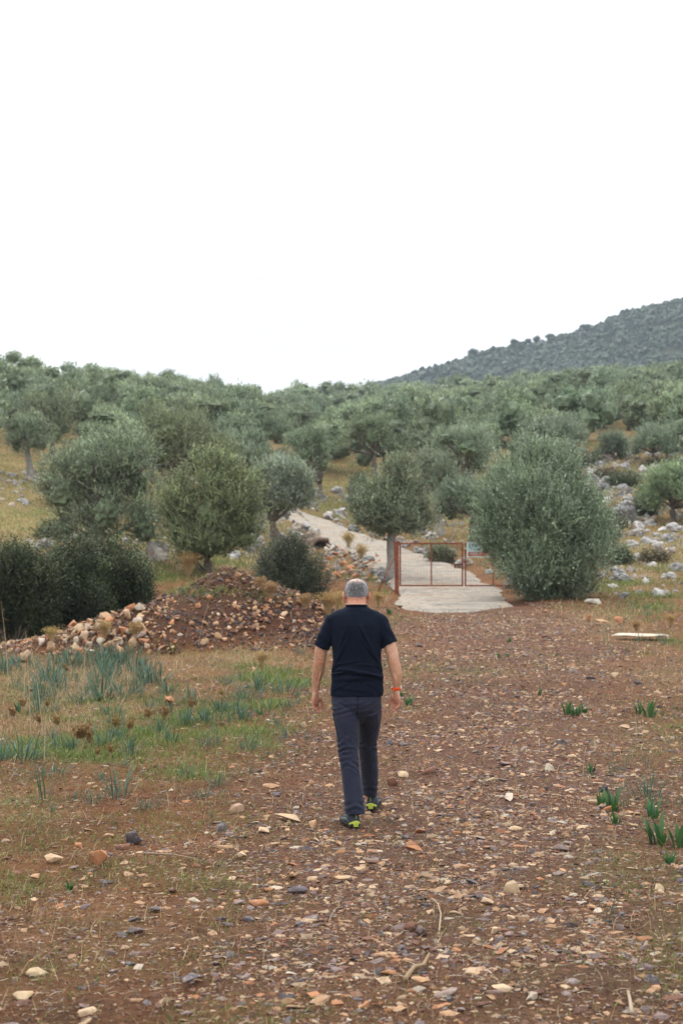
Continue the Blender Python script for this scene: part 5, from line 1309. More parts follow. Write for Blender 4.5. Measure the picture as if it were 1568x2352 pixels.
    # sticks on the ground
    for (pts, rad, lab, colr) in [([(930, 2262), (950, 2235), (972, 2228), (985, 2205)], .011, 'short curved bare stick lying in the foreground right of centre', (.30, .2, .12)), ([(1450, 2340), (1446, 2312), (1441, 2290)], .009, 'pale broken twig near the bottom right corner', (.42, .33, .24)),
                                  ([(1008, 2150), (1012, 2110), (1005, 2085), (990, 2072)], .0045, 'thin wavy twig in the foreground right of centre', (.4, .3, .2)), ([(330, 1968), (400, 1972), (445, 1980)], .005, 'thin dry twig beside the dark blocky stone', (.4, .31, .2))]:
        P = []
        for (vx, vy) in pts: X, Y, Z = V2G(vx, vy); P.append((X, Y, Z + .022))
        P = np.array(P); o0 = P[0].copy(); mb = MB(); mb.add(*tube(P - o0, list(np.linspace(rad, rad * .6, len(P))), 7, jitter=.3), c=colr)
        tag(mb.build('stick', M['dry_plant'], loc=tuple(o0), smooth=True), lab, 'stick')
thistles()

# ------------------------------------------------------------------ the rusty gate
M['rust'] = plain('rust', (.19, .052, .025), .8, .45, 14, bmp=.3)
M['rust_dark'] = plain('rust_dark', (.095, .030, .026), .8, .4, 14)
M['wire'] = plain('wire', (.30, .20, .16), .7, .3, 20)
M['sign_white'] = plain('sign_white', (.42, .55, .56), .5, .08, 5)
M['sign_ink'] = plain('sign_ink', (.02, .075, .09), .5, .1, 5)
M['sign_red'] = plain('sign_red', (.30, .055, .035), .5, .2, 5)
def Zat(row, y): return CAM_H + (HOR - row) / F_V * y
def Xat(vx, y): return (vx - 784) / F_V * y
def leaf_gate(xl, xr, zb, zt, y, bars, label, lock=False, hinge_left=True):
    root = empty('gate_leaf', (xl, y, zb), label=label, cat='gate', group='leaves of the rusty gate')
    W, Hh, t = xr - xl, zt - zb, .042
    fr = MB()
    for c, s in [((W / 2, 0, t / 2), (W, t, t)), ((W / 2, 0, Hh - t / 2), (W, t, t)), ((t / 2, 0, Hh / 2), (t, t, Hh - 2 * t)), ((W - t / 2, 0, Hh / 2), (t, t, Hh - 2 * t))]: fr.add(*box(c, s))
    fr.build('frame', M['rust'], root)
    for b in bars:
        m_ = MB(); m_.add(*box((b, 0, Hh / 2), (.034, .034, Hh - 2 * t))); m_.build('upright', M['rust'], root)
    ws = MB(); st = .085
    for q in np.arange(st, W, st): ws.add(*box((q, .012, Hh / 2), (.003, .003, Hh - .03)))
    for q in np.arange(st, Hh, st): ws.add(*box((W / 2, .017, q), (W - .03, .003, .003)))
    ws.build('mesh_panel', M['wire'], root)
    if lock:
        l = MB(); l.add(*box((W - .14, -.035, Hh * .5), (.22, .03, .05))); l.add(*tube([(W - .24, -.04, Hh * .5), (W - .24, -.05, Hh * .42)], [.02, .02], 8)); l.build('bolt', M['rust_dark'], root)
    return root
GY = 40.0
zb = Hs(3.1, GY) + .10
zt = zb + 100 * GY / F_V
x0, x1, x2 = Xat(917, GY), Xat(1063, GY), Xat(1066.5, GY); x3 = x2 + (x1 - x0)
leaf_gate(x0, x1, zb, zt, GY, [(x1 - x0) * .5], 'left leaf of the rusty gate, in full view beside the orange-brown post', lock=True)
leaf_gate(x2, x3, zb, zt, GY, [(x1 - x0) * .45], 'right leaf of the rusty gate, half hidden by the big olive bush')
def posts():
    z0 = Hs(x0 - .1, GY) - .2
    m_ = MB(); m_.add(*box((0, 0, (zt - z0) / 2 + .01), (.115, .115, zt - z0 + .02))); m_.add(*box((0, 0, zt - z0 + .03), (.135, .135, .02)))
    tag(m_.build('gate_post', M['rust'], loc=(x0 - .075, GY, z0)), 'thick square rust-orange post hanging the left gate leaf', 'post')
    m_ = MB(); z1 = Hs(x3 + .1, GY) - .2; m_.add(*box((0, 0, (zt - z1) / 2), (.115, .115, zt - z1 + .02))); m_.add(*box((0, 0, zt - z1 + .022), (.135, .135, .02)))
    tag(m_.build('gate_post', M['rust'], loc=(x3 + .075, GY, z1)), 'square post of the right gate leaf, deep inside the big olive bush', 'post')
    # thin fence post with its diagonal brace
    px = Xat(908, GY); pz = Hs(px, GY); top = Zat(1240, GY) - pz
    root = empty('fence_post', (px, GY + .15, pz), label='thin rusty post with a red diagonal brace left of the gate', cat='fence post')
    a_ = MB(); a_.add(*tube([(.04, 0, -.1), (0, 0, top * .5), (-.035, 0, top)], [.02, .02, .02], 8)); a_.build('post', M['rust_dark'], root, smooth=True)
    c_ = MB(); bx = Xat(868, GY) - px; c_.add(*tube([(-.01, -.03, top * .68), (bx, -.35, Hs(px + bx, GY - .2) - pz + .05)], [.016, .016], 8)); c_.build('brace', M['rust'], root, smooth=True)
    X, Y, Z = V2G(1403, 1318)
    hgt = 48 * Y / F_V; a_ = MB(); a_.add(*tube([(0, 0, -.1), (0, 0, hgt)], [.022, .022], 8)); a_.add(*box((0, -.02, hgt * .9), (.03, .02, .03)))
    tag(a_.build('fence_post', M['rust_dark'], loc=(X, Y, Z), smooth=False), 'thin rusty post standing right of the big olive bush', 'fence post')
    X, Y, Z = V2G(318, 1262); a_ = MB(); a_.add(*tube([(0, 0, -.1), (.01, 0, .5)], [.03, .022], 7, jitter=.3))
    # a bare branch fallen behind the gate
    X, Y, Z = V2G(1015, 1262); a_ = MB(); a_.add(*tube([(0, 0, .02), (.35, .2, .38), (.62, .35, .75), (.95, .5, 1.0)], [.035, .03, .022, .01], 7, jitter=.3)); a_.add(*tube([(.35, .2, .38), (.5, .1, .62)], [.016, .006], 5))
    tag(a_.build('fallen_branch', M['pale_bark'], loc=(X, Y, Z), smooth=True), 'bare grey branch leaning on the rocks behind the left gate leaf', 'branch')
posts()
def sign():
    y = GY - .035; W = .86; Hh = 34 * GY / F_V
    xs = Xat(1071, GY); zs = zt - Hh + .01
    root = empty('warning_sign', (xs, y, zs), label='small white and red sign wired to the right gate leaf, partly behind olive twigs', cat='sign')
    b_ = MB(); b_.add(*box((W / 2, 0, Hh / 2), (W, .006, Hh))); b_.build('plate', M['sign_white'], root)
    b_ = MB(); b_.add(*box((W / 2 + .005, -.005, Hh * .22), (W - .07, .003, Hh * .30))); b_.build('red_band', M['sign_red'], root)
    def text(s, x, z, size, mt, name):
        cu = bpy.data.curves.new('t', 'FONT'); cu.body = s; cu.size = size; cu.extrude = .001; cu.resolution_u = 2; cu.space_character = 1.08
        cu.offset = size * .022
        to = bpy.data.objects.new('t', cu); COL.objects.link(to)
        dg = bpy.context.evaluated_depsgraph_get(); me = bpy.data.meshes.new_from_object(to.evaluated_get(dg)); bpy.data.objects.remove(to)
        me.materials.clear(); me.materials.append(mt)
        o = bpy.data.objects.new(name, me); COL.objects.link(o); o.parent = root; o.location = (x, -.0075, z); o.rotation_euler = (math.pi / 2, 0, 0)
    text('\u0395\u039c\u03a0\u039f\u03a1\u0399\u039f', .045, Hh * .66, .155, M['sign_ink'], 'lettering')
    text('\u039e\u03a5\u039b\u0395\u0399\u0391\u03a3', .06, Hh * .45, .075, M['sign_ink'], 'small_lettering')
    text('\u0391\u03a0\u0391\u0393\u039f', .09, Hh * .17, .085, M['sign_white'], 'white_lettering')
sign()
# ------------------------------------------------------------------ the walking man, seen from behind
def tcmat(name, build):
    m, N, L, b, out = mat(name); tcn = N.new('ShaderNodeTexCoord'); build(N, L, b, tcn.outputs['Object']); return m
def _skin(N, L, b, P):
    n = noise_n(N, L, P, 22, 5, .6); n2 = noise_n(N, L, P, 160, 2, .6)
    c = ramp(N, L, n.outputs[0], [(.3, (.40, .205, .135)), (.55, (.50, .29, .195)), (.75, (.55, .34, .24))])
    c2 = ramp(N, L, n2.outputs[0], [(.35, (.82, .78, .74)), (.6, (1.05, 1.03, 1.02))])
    cc = mixc(N, L, 1, c.outputs[0], c2.outputs[0], 'MULTIPLY')
    L.new(mixc(N, L, 1, cc, attr(N).outputs['Color'], 'MULTIPLY'), b.inputs['Base Color']); b.inputs['Roughness'].default_value = .5
    b.inputs['Subsurface Weight'].default_value = .08; b.inputs['Subsurface Radius'].default_value = (.02, .008, .004); b.inputs['Subsurface Scale'].default_value = .5
    bump(N, L, b, n2.outputs[0], .15, .002)
M['skin'] = tcmat('skin', _skin)
def _shirt(N, L, b, P):
    n = noise_n(N, L, P, 9, 4, .6)
    c = ramp(N, L, n.outputs[0], [(.3, (.0042, .0066, .0135)), (.7, (.0065, .0095, .019))]); L.new(c.outputs[0], b.inputs['Base Color'])
    b.inputs['Roughness'].default_value = .9; b.inputs['Specular IOR Level'].default_value = .06
    b.inputs['Sheen Weight'].default_value = .05; b.inputs['Sheen Roughness'].default_value = .5; b.inputs['Sheen Tint'].default_value = (.5, .65, 1, 1)
M['shirt'] = tcmat('shirt', _shirt)
def _pants(N, L, b, P):
    n = noise_n(N, L, P, 7, 5, .6); n2 = noise_n(N, L, P, 300, 2, .5)
    c = ramp(N, L, n.outputs[0], [(.3, (.014, .017, .032)), (.55, (.020, .023, .042)), (.75, (.027, .029, .047))])
    c2 = ramp(N, L, n2.outputs[0], [(.35, (.85,) * 3), (.65, (1.15,) * 3)])
    L.new(mixc(N, L, 1, c.outputs[0], c2.outputs[0], 'MULTIPLY'), b.inputs['Base Color']); b.inputs['Roughness'].default_value = .85
    b.inputs['Specular IOR Level'].default_value = .12; b.inputs['Sheen Weight'].default_value = .08
M['pants'] = tcmat('pants', _pants)
def _hair(N, L, b, P):
    n = noise_n(N, L, P, 110, 4, .8); a = attr(N)
    c = ramp(N, L, n.outputs[0], [(.32, (.028, .028, .033)), (.5, (.10, .10, .108)), (.66, (.30, .295, .30))])
    L.new(mixc(N, L, 1, c.outputs[0], a.outputs['Color'], 'MULTIPLY'), b.inputs['Base Color']); b.inputs['Roughness'].default_value = .75
    bump(N, L, b, n.outputs[0], .5, .003)
M['hair'] = tcmat('hair', _hair)
M['white_hair'] = plain('white_hair', (.55, .53, .5), .8, .25, 200)
M['shoe'] = plain('shoe', (.022, .030, .042), .7, .4, 40, bmp=.2)
M['shoe_grey'] = plain('shoe_grey', (.10, .12, .125), .7, .3, 40)
M['sole'] = plain('sole', (.018, .018, .018), .8, .3, 30)
M['lime'] = plain('lime', (.33, .39, .045), .55, .15, 25)
M['strap'] = plain('strap', (.62, .065, .01), .5, .12, 60)
M['steel'] = plain('steel', (.8, .8, .82), .25, .05, 10, metallic=.9)
M['stitch'] = plain('stitch', (.012, .014, .022), .9, .2, 30)
M['red_tab'] = plain('red_tab', (.5, .03, .03), .6, .1, 30)

def rings(rs_, seg=28):
    """closed loft through horizontal rings (z, cx, cy, rx, ry, squareness)"""
    V = []; a = np.linspace(0, 2 * math.pi, seg, endpoint=False)
    for (z, cx, cy, rx, ry, *sq) in rs_:
        e = sq[0] if sq else 1.0
        c, s = np.cos(a), np.sin(a); c = np.sign(c) * np.abs(c) ** e; s = np.sign(s) * np.abs(s) ** e
        V.append(np.stack([cx + rx * c, cy + ry * s, np.full(seg, z)], 1))
    n = len(V); V = np.concatenate(V); i0 = np.arange(seg); i1 = (i0 + 1) % seg
    F = np.concatenate([np.stack([k * seg + i0, k * seg + i1, (k + 1) * seg + i1, (k + 1) * seg + i0], 1) for k in range(n - 1)])
    V = np.concatenate([V, [[rs_[0][1], rs_[0][2], rs_[0][0]], [rs_[-1][1], rs_[-1][2], rs_[-1][0]]]])
    return V, [F, np.stack([np.full(seg, n * seg), i1, i0], 1), np.stack([np.full(seg, n * seg + 1), (n - 1) * seg + i0, (n - 1) * seg + i1], 1)]
def ball(c, r, sub=3):
    v, f = ico(sub); return v * np.array(r if not np.isscalar(r) else (r, r, r)) + np.array(c), f
def dense(path, rad, n=16):
    P = np.array(path, float); R = np.array([(q, q) if np.isscalar(q) else q for q in rad], float)
    t = np.linspace(0, len(P) - 1, n); i = np.arange(len(P))
    def cr(A):
        out = []
        for tt in t:
            k = min(int(tt), len(P) - 2); u = tt - k
            p0, p1, p2, p3 = A[max(k - 1, 0)], A[k], A[k + 1], A[min(k + 2, len(P) - 1)]
            out.append(.5 * ((2 * p1) + (-p0 + p2) * u + (2 * p0 - 5 * p1 + 4 * p2 - p3) * u * u + (-p0 + 3 * p1 - 3 * p2 + p3) * u ** 3))
        return np.array(out)
    return cr(P), [tuple(q) for q in cr(R)]
def fuse(mb, name, mt, parent, voxel, smooth_it=4, disp=None, colf=None):
    """join overlapping closed pieces into ONE continuous surface, then shape its folds"""
    tmp = bpy.data.objects.new('tmp', mb.mesh('tmp', [], cols=False)); COL.objects.link(tmp)
    m = tmp.modifiers.new('r', 'REMESH'); m.mode = 'VOXEL'; m.voxel_size = voxel; m.adaptivity = 0
    s = tmp.modifiers.new('s', 'SMOOTH'); s.iterations = smooth_it; s.factor = .5
    dg = bpy.context.evaluated_depsgraph_get(); me = bpy.data.meshes.new_from_object(tmp.evaluated_get(dg)); bpy.data.objects.remove(tmp)
    n = len(me.vertices); co = np.empty(n * 3); me.vertices.foreach_get('co', co); co = co.reshape(-1, 3)
    no = np.empty(n * 3); me.vertices.foreach_get('normal', no); no = no.reshape(-1, 3)
    if disp is not None: co = co + no * disp(co, no)[:, None]; me.vertices.foreach_set('co', co.ravel())
    at = me.color_attributes.new('Col', 'FLOAT_COLOR', 'POINT'); C4 = np.ones((n, 4)); 
    if colf is not None: C4[:, :3] = colf(co)
    at.data.foreach_set('color', C4.ravel()); me.materials.clear(); me.materials.append(mt)
    me.polygons.foreach_set('use_smooth', np.ones(len(me.polygons), bool)); me.update()
    o = bpy.data.objects.new(name, me); COL.objects.link(o); o.parent = parent; me.name = name
    return o

PX = (1305 - 1250) / 5209 * 10.1
man = empty('person', (PX, 10.1, 0), label='man in black T-shirt and dark grey trousers walking away up the stony track, head bowed', cat='person')
k1 = .000519          # metres per pixel of the torso close-up
def sx(q): return (q - 765) * k1
def sz(q): return 1.6 + (1372 - (2080 + q / 3.733) * .6272) / F_V * 10.1

# ---- body: head, neck, trunk, arms, hands and legs as one surface
body = MB()
hy = .075
body.add(*rings([(1.40, 0, .0, .10, .09), (1.50, 0, .015, .082, .08), (1.545, 0, .03, .071, .073), (1.575, 0, .045, .070, .075), (1.60, 0, .055, .0725, .082), (1.625, 0, .062, .077, .090),
                 (1.65, 0, .066, .0805, .094), (1.672, 0, .066, .079, .094), (1.695, 0, .064, .070, .086), (1.712, 0, .06, .056, .071), (1.724, 0, .057, .036, .048), (1.7295, 0, .056, .012, .016)]))
body.add(*ball((0, .135, 1.575), (.055, .05, .062)))      # jaw and chin, bowed forward
body.add(*ball((0, .125, 1.625), (.064, .045, .055)))      # face
body.add(*tube([(0, .165, 1.64), (0, .183, 1.605), (0, .18, 1.594)], [.008, .013, .012], 10))   # nose
body.add(*tube([(-.02, .172, 1.572), (.02, .172, 1.572)], [.007, .007], 8)); body.add(*tube([(-.018, .172, 1.56), (.018, .172, 1.56)], [.008, .008], 8))   # lips
for s in (-1, 1):
    body.add(*ball((s * .03, .160, 1.636), (.014, .012, .009)))       # eye region
    body.add(*tube([(s * .012, .168, 1.652), (s * .045, .155, 1.652)], [.007, .005], 8))    # brow
    # ears: rim, lobe
    body.add(*tube(*dense([(s * .078, .050, 1.566), (s * .0865, .040, 1.580), (s * .094, .030, 1.610), (s * .093, .038, 1.632), (s * .083, .056, 1.632)], [.007, .0075, .0078, .0065, .005], 12), 8))
    body.add(*ball((s * .083, .052, 1.600), (.006, .014, .024)))
# trunk
body.add(*rings([(.80, 0, .0, .14, .10), (.9, 0, .0, .158, .11), (1.0, 0, 0, .155, .11), (1.12, 0, .0, .150, .11), (1.25, 0, -.005, .163, .11), (1.36, 0, -.01, .175, .105), (1.43, 0, -.005, .165, .09), (1.48, 0, 0, .11, .075), (1.52, 0, .01, .07, .065)]))
ARM = {}
def arm(side):
    s = side
    if s < 0: P = [(-.160, 0, sz(735)), (sx(300), .01, sz(1050)), (sx(262), .025, sz(1270)), (sx(243), .05, sz(1400)), (sx(215), .075, sz(1560)), (sx(203), .09, sz(1690)), (sx(203), .095, sz(1740))]; 
    else: P = [(.160, 0, sz(735)), (sx(1215), -.03, sz(1050)), (sx(1268), -.045, sz(1270)), (sx(1298), -.045, sz(1400)), (sx(1312), -.04, sz(1540)), (sx(1312), -.035, sz(1650)), (sx(1308), -.033, sz(1700))]
    R = [(.052, .052), (.0465, .048), (.0435, .045), (.0435, .042), (.0335, .031), (.0255, .021), (.026, .0185)]
    if s > 0: R = [(a * .98, b) for a, b in R]
    pp, rr = dense(P, R, 22); ARM[s] = (pp, rr); body.add(*tube(pp, rr, 18, flat=(0, 1, 0)))
    e = np.array(P[2]); body.add(*ball(e + np.array([-s * .004, -.026, .006]), (.022, .02, .024), 2))        # elbow
    # veins standing on the forearm
    va = np.array(P[3]); vb = np.array(P[5])
    for (o1, o2, o3, rr_) in [((-s * .028, -.030, .02), (-s * .006, -.037, -.055), (s * .012, -.027, -.13), .0042)]:
        v_, r_ = dense([va + np.array(o1), va + np.array(o2), va + np.array(o3)], [.0035, rr_, .003], 10); body.add(*tube(v_, r_, 7))
    # hand: palm turned to the thigh and a little back, thumb on the side nearer the body
    w = np.array(P[-1])
    wi = w + np.array([-s * .004, .004, -.004])
    kn = w + np.array([s * .003, -.004, -.075])                       # knuckle line centre
    wd = unit(np.array([-s * .62, .78, 0.0]))                         # across the palm, little finger -> index
    pp, rr = dense([w + np.array([0, 0, .02]), w + np.array([0, 0, -.012]), (w + kn) / 2 + np.array([0, 0, -.004]), kn], [(.022, .026), (.018, .032), (.0165, .039), (.0135, .038)], 10)
    body.add(*tube(pp, rr, 16, flat=tuple(wd)))
    body.add(*ball((w + kn) / 2 + wd * .028 + np.array([-s * .006, -.006, .006]), (.016, .018, .028), 2))   # ball of the thumb
    pal = unit(np.array([-s * .75, -.62, 0]))                         # the way the fingers curl
    dn = np.array([0, 0, -1.0])
    for j, (off, ln, rad, c0) in enumerate([(-.029, .060, .0078, .75), (-.010, .075, .0087, .55), (.010, .081, .009, .45), (.029, .072, .0088, .35)]):
        b = kn + wd * off + np.array([0, 0, .008]) + dn * (0, .003, .004, .001)[j]
        th = c0 * .35; p = b; path = [b - dn * .018]; path.append(p.copy())
        for q, fr in enumerate((.46, .31, .25)):
            for h_ in range(2):
                p = p + (dn * math.cos(th) + pal * math.sin(th) + np.array([s * .0, 0, 0])) * ln * fr / 2; path.append(p.copy())
                th += (c0 * .55 + .12) * (.5 if q == 0 else .6)
        rad_l = [rad * 1.15, rad * 1.12, rad, rad * 1.06, rad * .92, rad * .96, rad * .84, rad * .62]
        body.add(*tube(np.array(path), rad_l, 10)); body.add(*ball(path[-1], rad * .66, 2))
    t0 = (w + kn) / 2 + wd * .030 + np.array([-s * .010, -.004, .016])
    path = [t0, t0 + np.array([-s * .014, .004, -.030]), t0 + np.array([-s * .020, .004, -.058]), t0 + np.array([-s * .021, .001, -.084])]
    body.add(*tube(*dense(path, [.0135, .0115, .0102, .0078], 10), 10)); body.add(*ball(path[-1], .0078, 2))
    return w
wl_, wr_ = arm(-1), arm(1)
LEGL = [(-.085, 0, .86), (-.066, -.03, .72), (-.052, -.075, .52), (-.045, -.12, .40), (-.03, -.165, .24), (-.018, -.19, .10), (-.018, -.185, .06)]
LEGR = [(.085, .0, .86), (.088, .12, .70), (.083, .245, .50), (.09, .31, .38), (.10, .40, .24), (.106, .475, .13), (.107, .485, .09)]
for L_ in (LEGL, LEGR): body.add(*tube(*dense(L_, [.085, .075, .052, .052, .042, .036, .036], 22), 16))
for L_, fy in ((LEGL, -.0), (LEGR, 0)):
    e = np.array(L_[-1]); q = -1 if L_ is LEGL else 1
    body.add(*tube(*dense([e + np.array([0, -.035, -.012]), e + np.array([q * .005, .02, -.015]), e + np.array([q * .03, .12, -.03]), e + np.array([q * .04, .17, -.033])], [.028, .034, .03, .018], 12), 12))
def skin_col(co):
    c = np.ones((len(co), 3)); z = co[:, 2]; x = np.abs(co[:, 0])
    neck = (x < .11) & (z > 1.45); c[neck] = (1.1, .92, .92)
    for P in (wl_, wr_):
        hnd = np.clip((P[2] - z) / .05, 0, 1)[:, None] * ((np.abs(co[:, 0] - P[0]) < .12) & (z < P[2]))[:, None]; c = c * (1 - hnd) + np.array([.82, .62, .62]) * hnd
    el = np.exp(-((z - sz(1290)) / .022) ** 2)[:, None] * (x > .2)[:, None] * (np.exp(-((x - .262) / .02) ** 2))[:, None] * .7; c = c * (1 - el) + np.array([1.0, .72, .62]) * el
    return c
def skin_disp(co, no):
    z = co[:, 2]; x = np.abs(co[:, 0]); d = np.zeros(len(co))
    el = (x > .2) & (z < 1.2) & (z > 1.1) & (no[:, 1] < -.3)
    xc = np.exp(-((x - .262) / .018) ** 2); d -= .0022 * xc * np.exp(-((z - sz(1262) + 12 * (x - .262) ** 2) / .004) ** 2) * el
    nk = (x < .09) & (z > 1.53) & (z < 1.6) & (no[:, 1] < 0)
    d -= .0016 * np.exp(-((z - 1.562) / .003) ** 2) * nk; d -= .0012 * np.exp(-((z - 1.578) / .003) ** 2) * nk
    return d
fuse(body, 'body', M['skin'], man, .0036, 3, skin_disp, skin_col)

# ---- hair, cropped; bald pink patch showing at the crown's front
def hair():
    mb = MB(); seg = 64; lev = [(1.585, .047, .0735, .078), (1.60, .055, .0755, .085), (1.625, .062, .0798, .0928), (1.65, .066, .0833, .0968), (1.672, .066, .0818, .0968), (1.695, .064, .0728, .0888), (1.712, .06, .0588, .0738), (1.7245, .057, .0388, .0508), (1.7315, .056, .0135, .0175)]
    zf = np.linspace(1.585, 1.7315, 34); L_ = np.array(lev)
    a = np.linspace(0, 2 * math.pi, seg, endpoint=False); V = []; C = []
    for z in zf:
        cy, rx, ry = (np.interp(z, L_[:, 0], L_[:, k]) for k in (1, 2, 3))
        V.append(np.stack([rx * np.cos(a), cy + ry * np.sin(a), np.full(seg, z)], 1))
    V = np.concatenate(V); n = len(zf); i0 = np.arange(seg); i1 = (i0 + 1) % seg
    F = np.concatenate([np.stack([k * seg + i0, k * seg + i1, (k + 1) * seg + i1, (k + 1) * seg + i0], 1) for k in range(n - 1)])
    c = V[F].mean(1); rel = c[:, 1] - .06
    line = 1.597 + .012 * np.abs(c[:, 0] / .08) ** 2 + .006 * fbm(c[:, 0] * 120 + 50, c[:, 1] * 120, 5, 2)
    line = np.where(rel > -.01, 1.60 + .25 * np.clip(rel + .01, 0, .03) + .0 * rel, line); line = np.where(rel > .03, 1.69 + .3 * (rel - .03), line)
    F = F[c[:, 2] > line]
    hgt = np.clip((V[:, 2] - 1.695) / .03, 0, 1)[:, None]; low = np.clip((1.612 - V[:, 2]) / .02, 0, 1)[:, None]; sd = np.clip((np.abs(V[:, 0]) - .035) / .045, 0, 1)[:, None]
    C = np.ones((len(V), 3)) * (.75 + 2.2 * sd); C = C * (1 - hgt) + np.array([4.6, 3.3, 2.7]) * hgt; C = C * (1 - low * .5) + np.array([2.6, 1.9, 1.6]) * low * .5
    mb.add(V, F, C)
    mb.build('hair', M['hair'], man, smooth=True)
    st = MB(); r = np.random.default_rng(9); cc = V[F].mean(1); k = r.integers(len(F), size=5200); P = cc[k] + r.normal(0, .002, (5200, 3)); nn = unit(P - np.array([0, .06, 1.64]))
    dv = unit(nn * .6 + np.array([0, 0, -.7]) + .3 * r.standard_normal(P.shape)); sd_ = unit(np.cross(dv, nn)) * .0005
    Q = np.stack([P - sd_, P + sd_, P + dv * .007 + nn * .002], 1).reshape(-1, 3); st.add(Q, np.arange(len(Q)).reshape(-1, 3), np.repeat(np.array([[.5, .5, .52], [1.6, 1.6, 1.6], [3.6, 3.55, 3.5]])[r.integers(3, size=5200)], 3, 0))
    st.build('stubble', M['hair'], man)
    bd = MB(); P = []
    for s in (-1, 1):
        q = r.random((900, 3)); p = np.stack([s * (.071 - .012 * q[:, 0]), .085 + .07 * q[:, 0], 1.548 + .045 * q[:, 2]], 1); P.append(p)
    P = np.concatenate(P); dv = unit(np.array([0, .1, -1.0]) + np.stack([np.sign(P[:, 0]) * .5, 0 * P[:, 0], 0 * P[:, 0]], 1) + .5 * r.standard_normal(P.shape)); sd_ = unit(np.cross(dv, r.standard_normal(P.shape))) * .0008
    Q = np.stack([P - sd_, P + sd_, P + dv * .012], 1).reshape(-1, 3); bd.add(Q, np.arange(len(Q)).reshape(-1, 3)); bd.build('beard', M['white_hair'], man)
hair()

# ---- T-shirt
sh = MB(); SLV = {}
sh.add(*rings([(.902, .002, .0, .186, .138, .9), (.95, .004, 0, .187, .137, .9), (1.03, .006, 0, .184, .135, .92), (1.09, .004, .0, .181, .132, .92), (1.15, .004, -.002, .172, .128, .95), (1.21, .003, -.008, .172, .124, .95), (1.27, .001, -.012, .178, .124), (1.34, .0, -.014, .188, .122), (1.40, .0, -.012, .194, .116),
                (1.44, 0, -.008, .196, .102), (1.474, 0, -.002, .192, .086), (1.497, 0, .004, .160, .077), (1.513, 0, .010, .122, .074), (1.523, 0, .016, .094, .073), (1.532, 0, .020, .079, .072), (1.538, 0, .022, .0735, .072)], 40))
for s in (-1, 1):
    cx = sx(311) if s < 0 else sx(1219); cz = sz(1085) if s < 0 else sz(1048)
    ap, ar = ARM[s]; kk = [i for i in range(len(ap)) if ap[i][2] > cz + .004]
    P = [(s * .12, 0, 1.465)] + [tuple(ap[i]) for i in kk] + [tuple(np.array([np.interp(cz, ap[::-1, 2], ap[::-1, q]) for q in (0, 1)]).tolist()) + (cz,)]
    R_ = [(.045, .058)] + [(max(ar[i][0] + .0115, .058), ar[i][1] + .014) for i in kk] + [(.0595, .064)]
    P[-1] = (P[-1][0] + s * .003, P[-1][1], P[-1][2]); SLV[s] = P[-1]
    pp, rr = dense(P, R_, 20); sh.add(*tube(pp, rr, 22, flat=(0, 1, 0)))
def shirt_disp(co, no):
    x, y, z = co[:, 0], co[:, 1], co[:, 2]; d = np.zeros(len(co)); back = np.clip(-no[:, 1] * 1.4 + .1, 0, 1)
    def fold(x0, z0, ang, ln, wd, amp, curve=0):
        c, s = math.cos(ang), math.sin(ang); u = (x - x0) * c + (z - z0) * s; v = -(x - x0) * s + (z - z0) * c + curve * u * u
        return 1.5 * amp * np.exp(-(u / ln) ** 2) * (np.exp(-(v / wd) ** 2) - .7 * np.exp(-((v + wd * 1.7) / wd) ** 2))
    zz = lambda q: sz(q)
    for f in [(sx(650), zz(1380), -.10, .09, .010, .010, 1.5), (sx(850), zz(1430), -.16, .12, .010, .012, 1.0), (sx(1020), zz(1460), -.30, .09, .009, .010, 0), (sx(560), zz(1420), .25, .07, .009, .009, 0), (sx(760), zz(1500), .05, .12, .013, .006, 0),
              (sx(620), zz(1290), .18, .07, .008, .004, 0), (sx(930), zz(1320), -.12, .07, .008, .004, 0), (sx(920), zz(1000), -1.05, .10, .010, .006, 0), (sx(990), zz(1180), -.95, .10, .010, .007, 0), (sx(560), zz(1000), 1.25, .10, .010, .005, 0), (sx(530), zz(1190), 1.15, .10, .010, .006, 0),
              (sx(640), zz(960), 1.4, .08, .009, .003, 0), (sx(860), zz(900), -1.2, .08, .009, .003, 0), (sx(470), zz(1350), .7, .05, .008, .006, 0), (sx(1080), zz(1360), -.8, .05, .008, .006, 0), (sx(700), zz(1640), -.1, .12, .012, .003, 0), (sx(560), zz(1600), .5, .07, .01, .003, 0), (sx(1000), zz(1620), -.6, .07, .01, .003, 0)]: d += fold(*f) * back
    d += (fbm(x * 11 + 40, z * 17 + 30, 3, 3) - .5) * .008 * np.clip(np.abs(no[:, 1]) + .3, 0, 1) + (fbm(x * 30 + y * 20 + 40, z * 14 + 30, 4, 2) - .5) * .0035
    slv = np.abs(x) > .185; d += slv * (.003 * np.sin(z * 70 + x * 60 + y * 25) * (fbm(z * 12, y * 12 + 9, 8, 2) + .1))
    hem = np.exp(-((z - (zz(1735))) / .002) ** 2); d -= .0018 * hem * (np.abs(x) < .2)
    arm_s = np.exp(-((np.abs(x) - (.188 - .0 * z)) / .006) ** 2) * (z > 1.26) * (z < 1.44) * (no[:, 1] < .2); d -= .004 * arm_s
    return d
fuse(sh, 'shirt', M['shirt'], man, .0048, 5, shirt_disp)
cb = MB(); a = np.linspace(0, 2 * math.pi, 41); cb.add(*tube(np.stack([.0745 * np.cos(a), .023 + .0745 * np.sin(a), 1.539 + .012 * np.sin(a) * -.3 + 0 * a], 1), [(.0035, .008)] * 41, 8, cap=False, flat=(0, 0, 1))); cb.build('collar', M['shirt'], man, smooth=True)
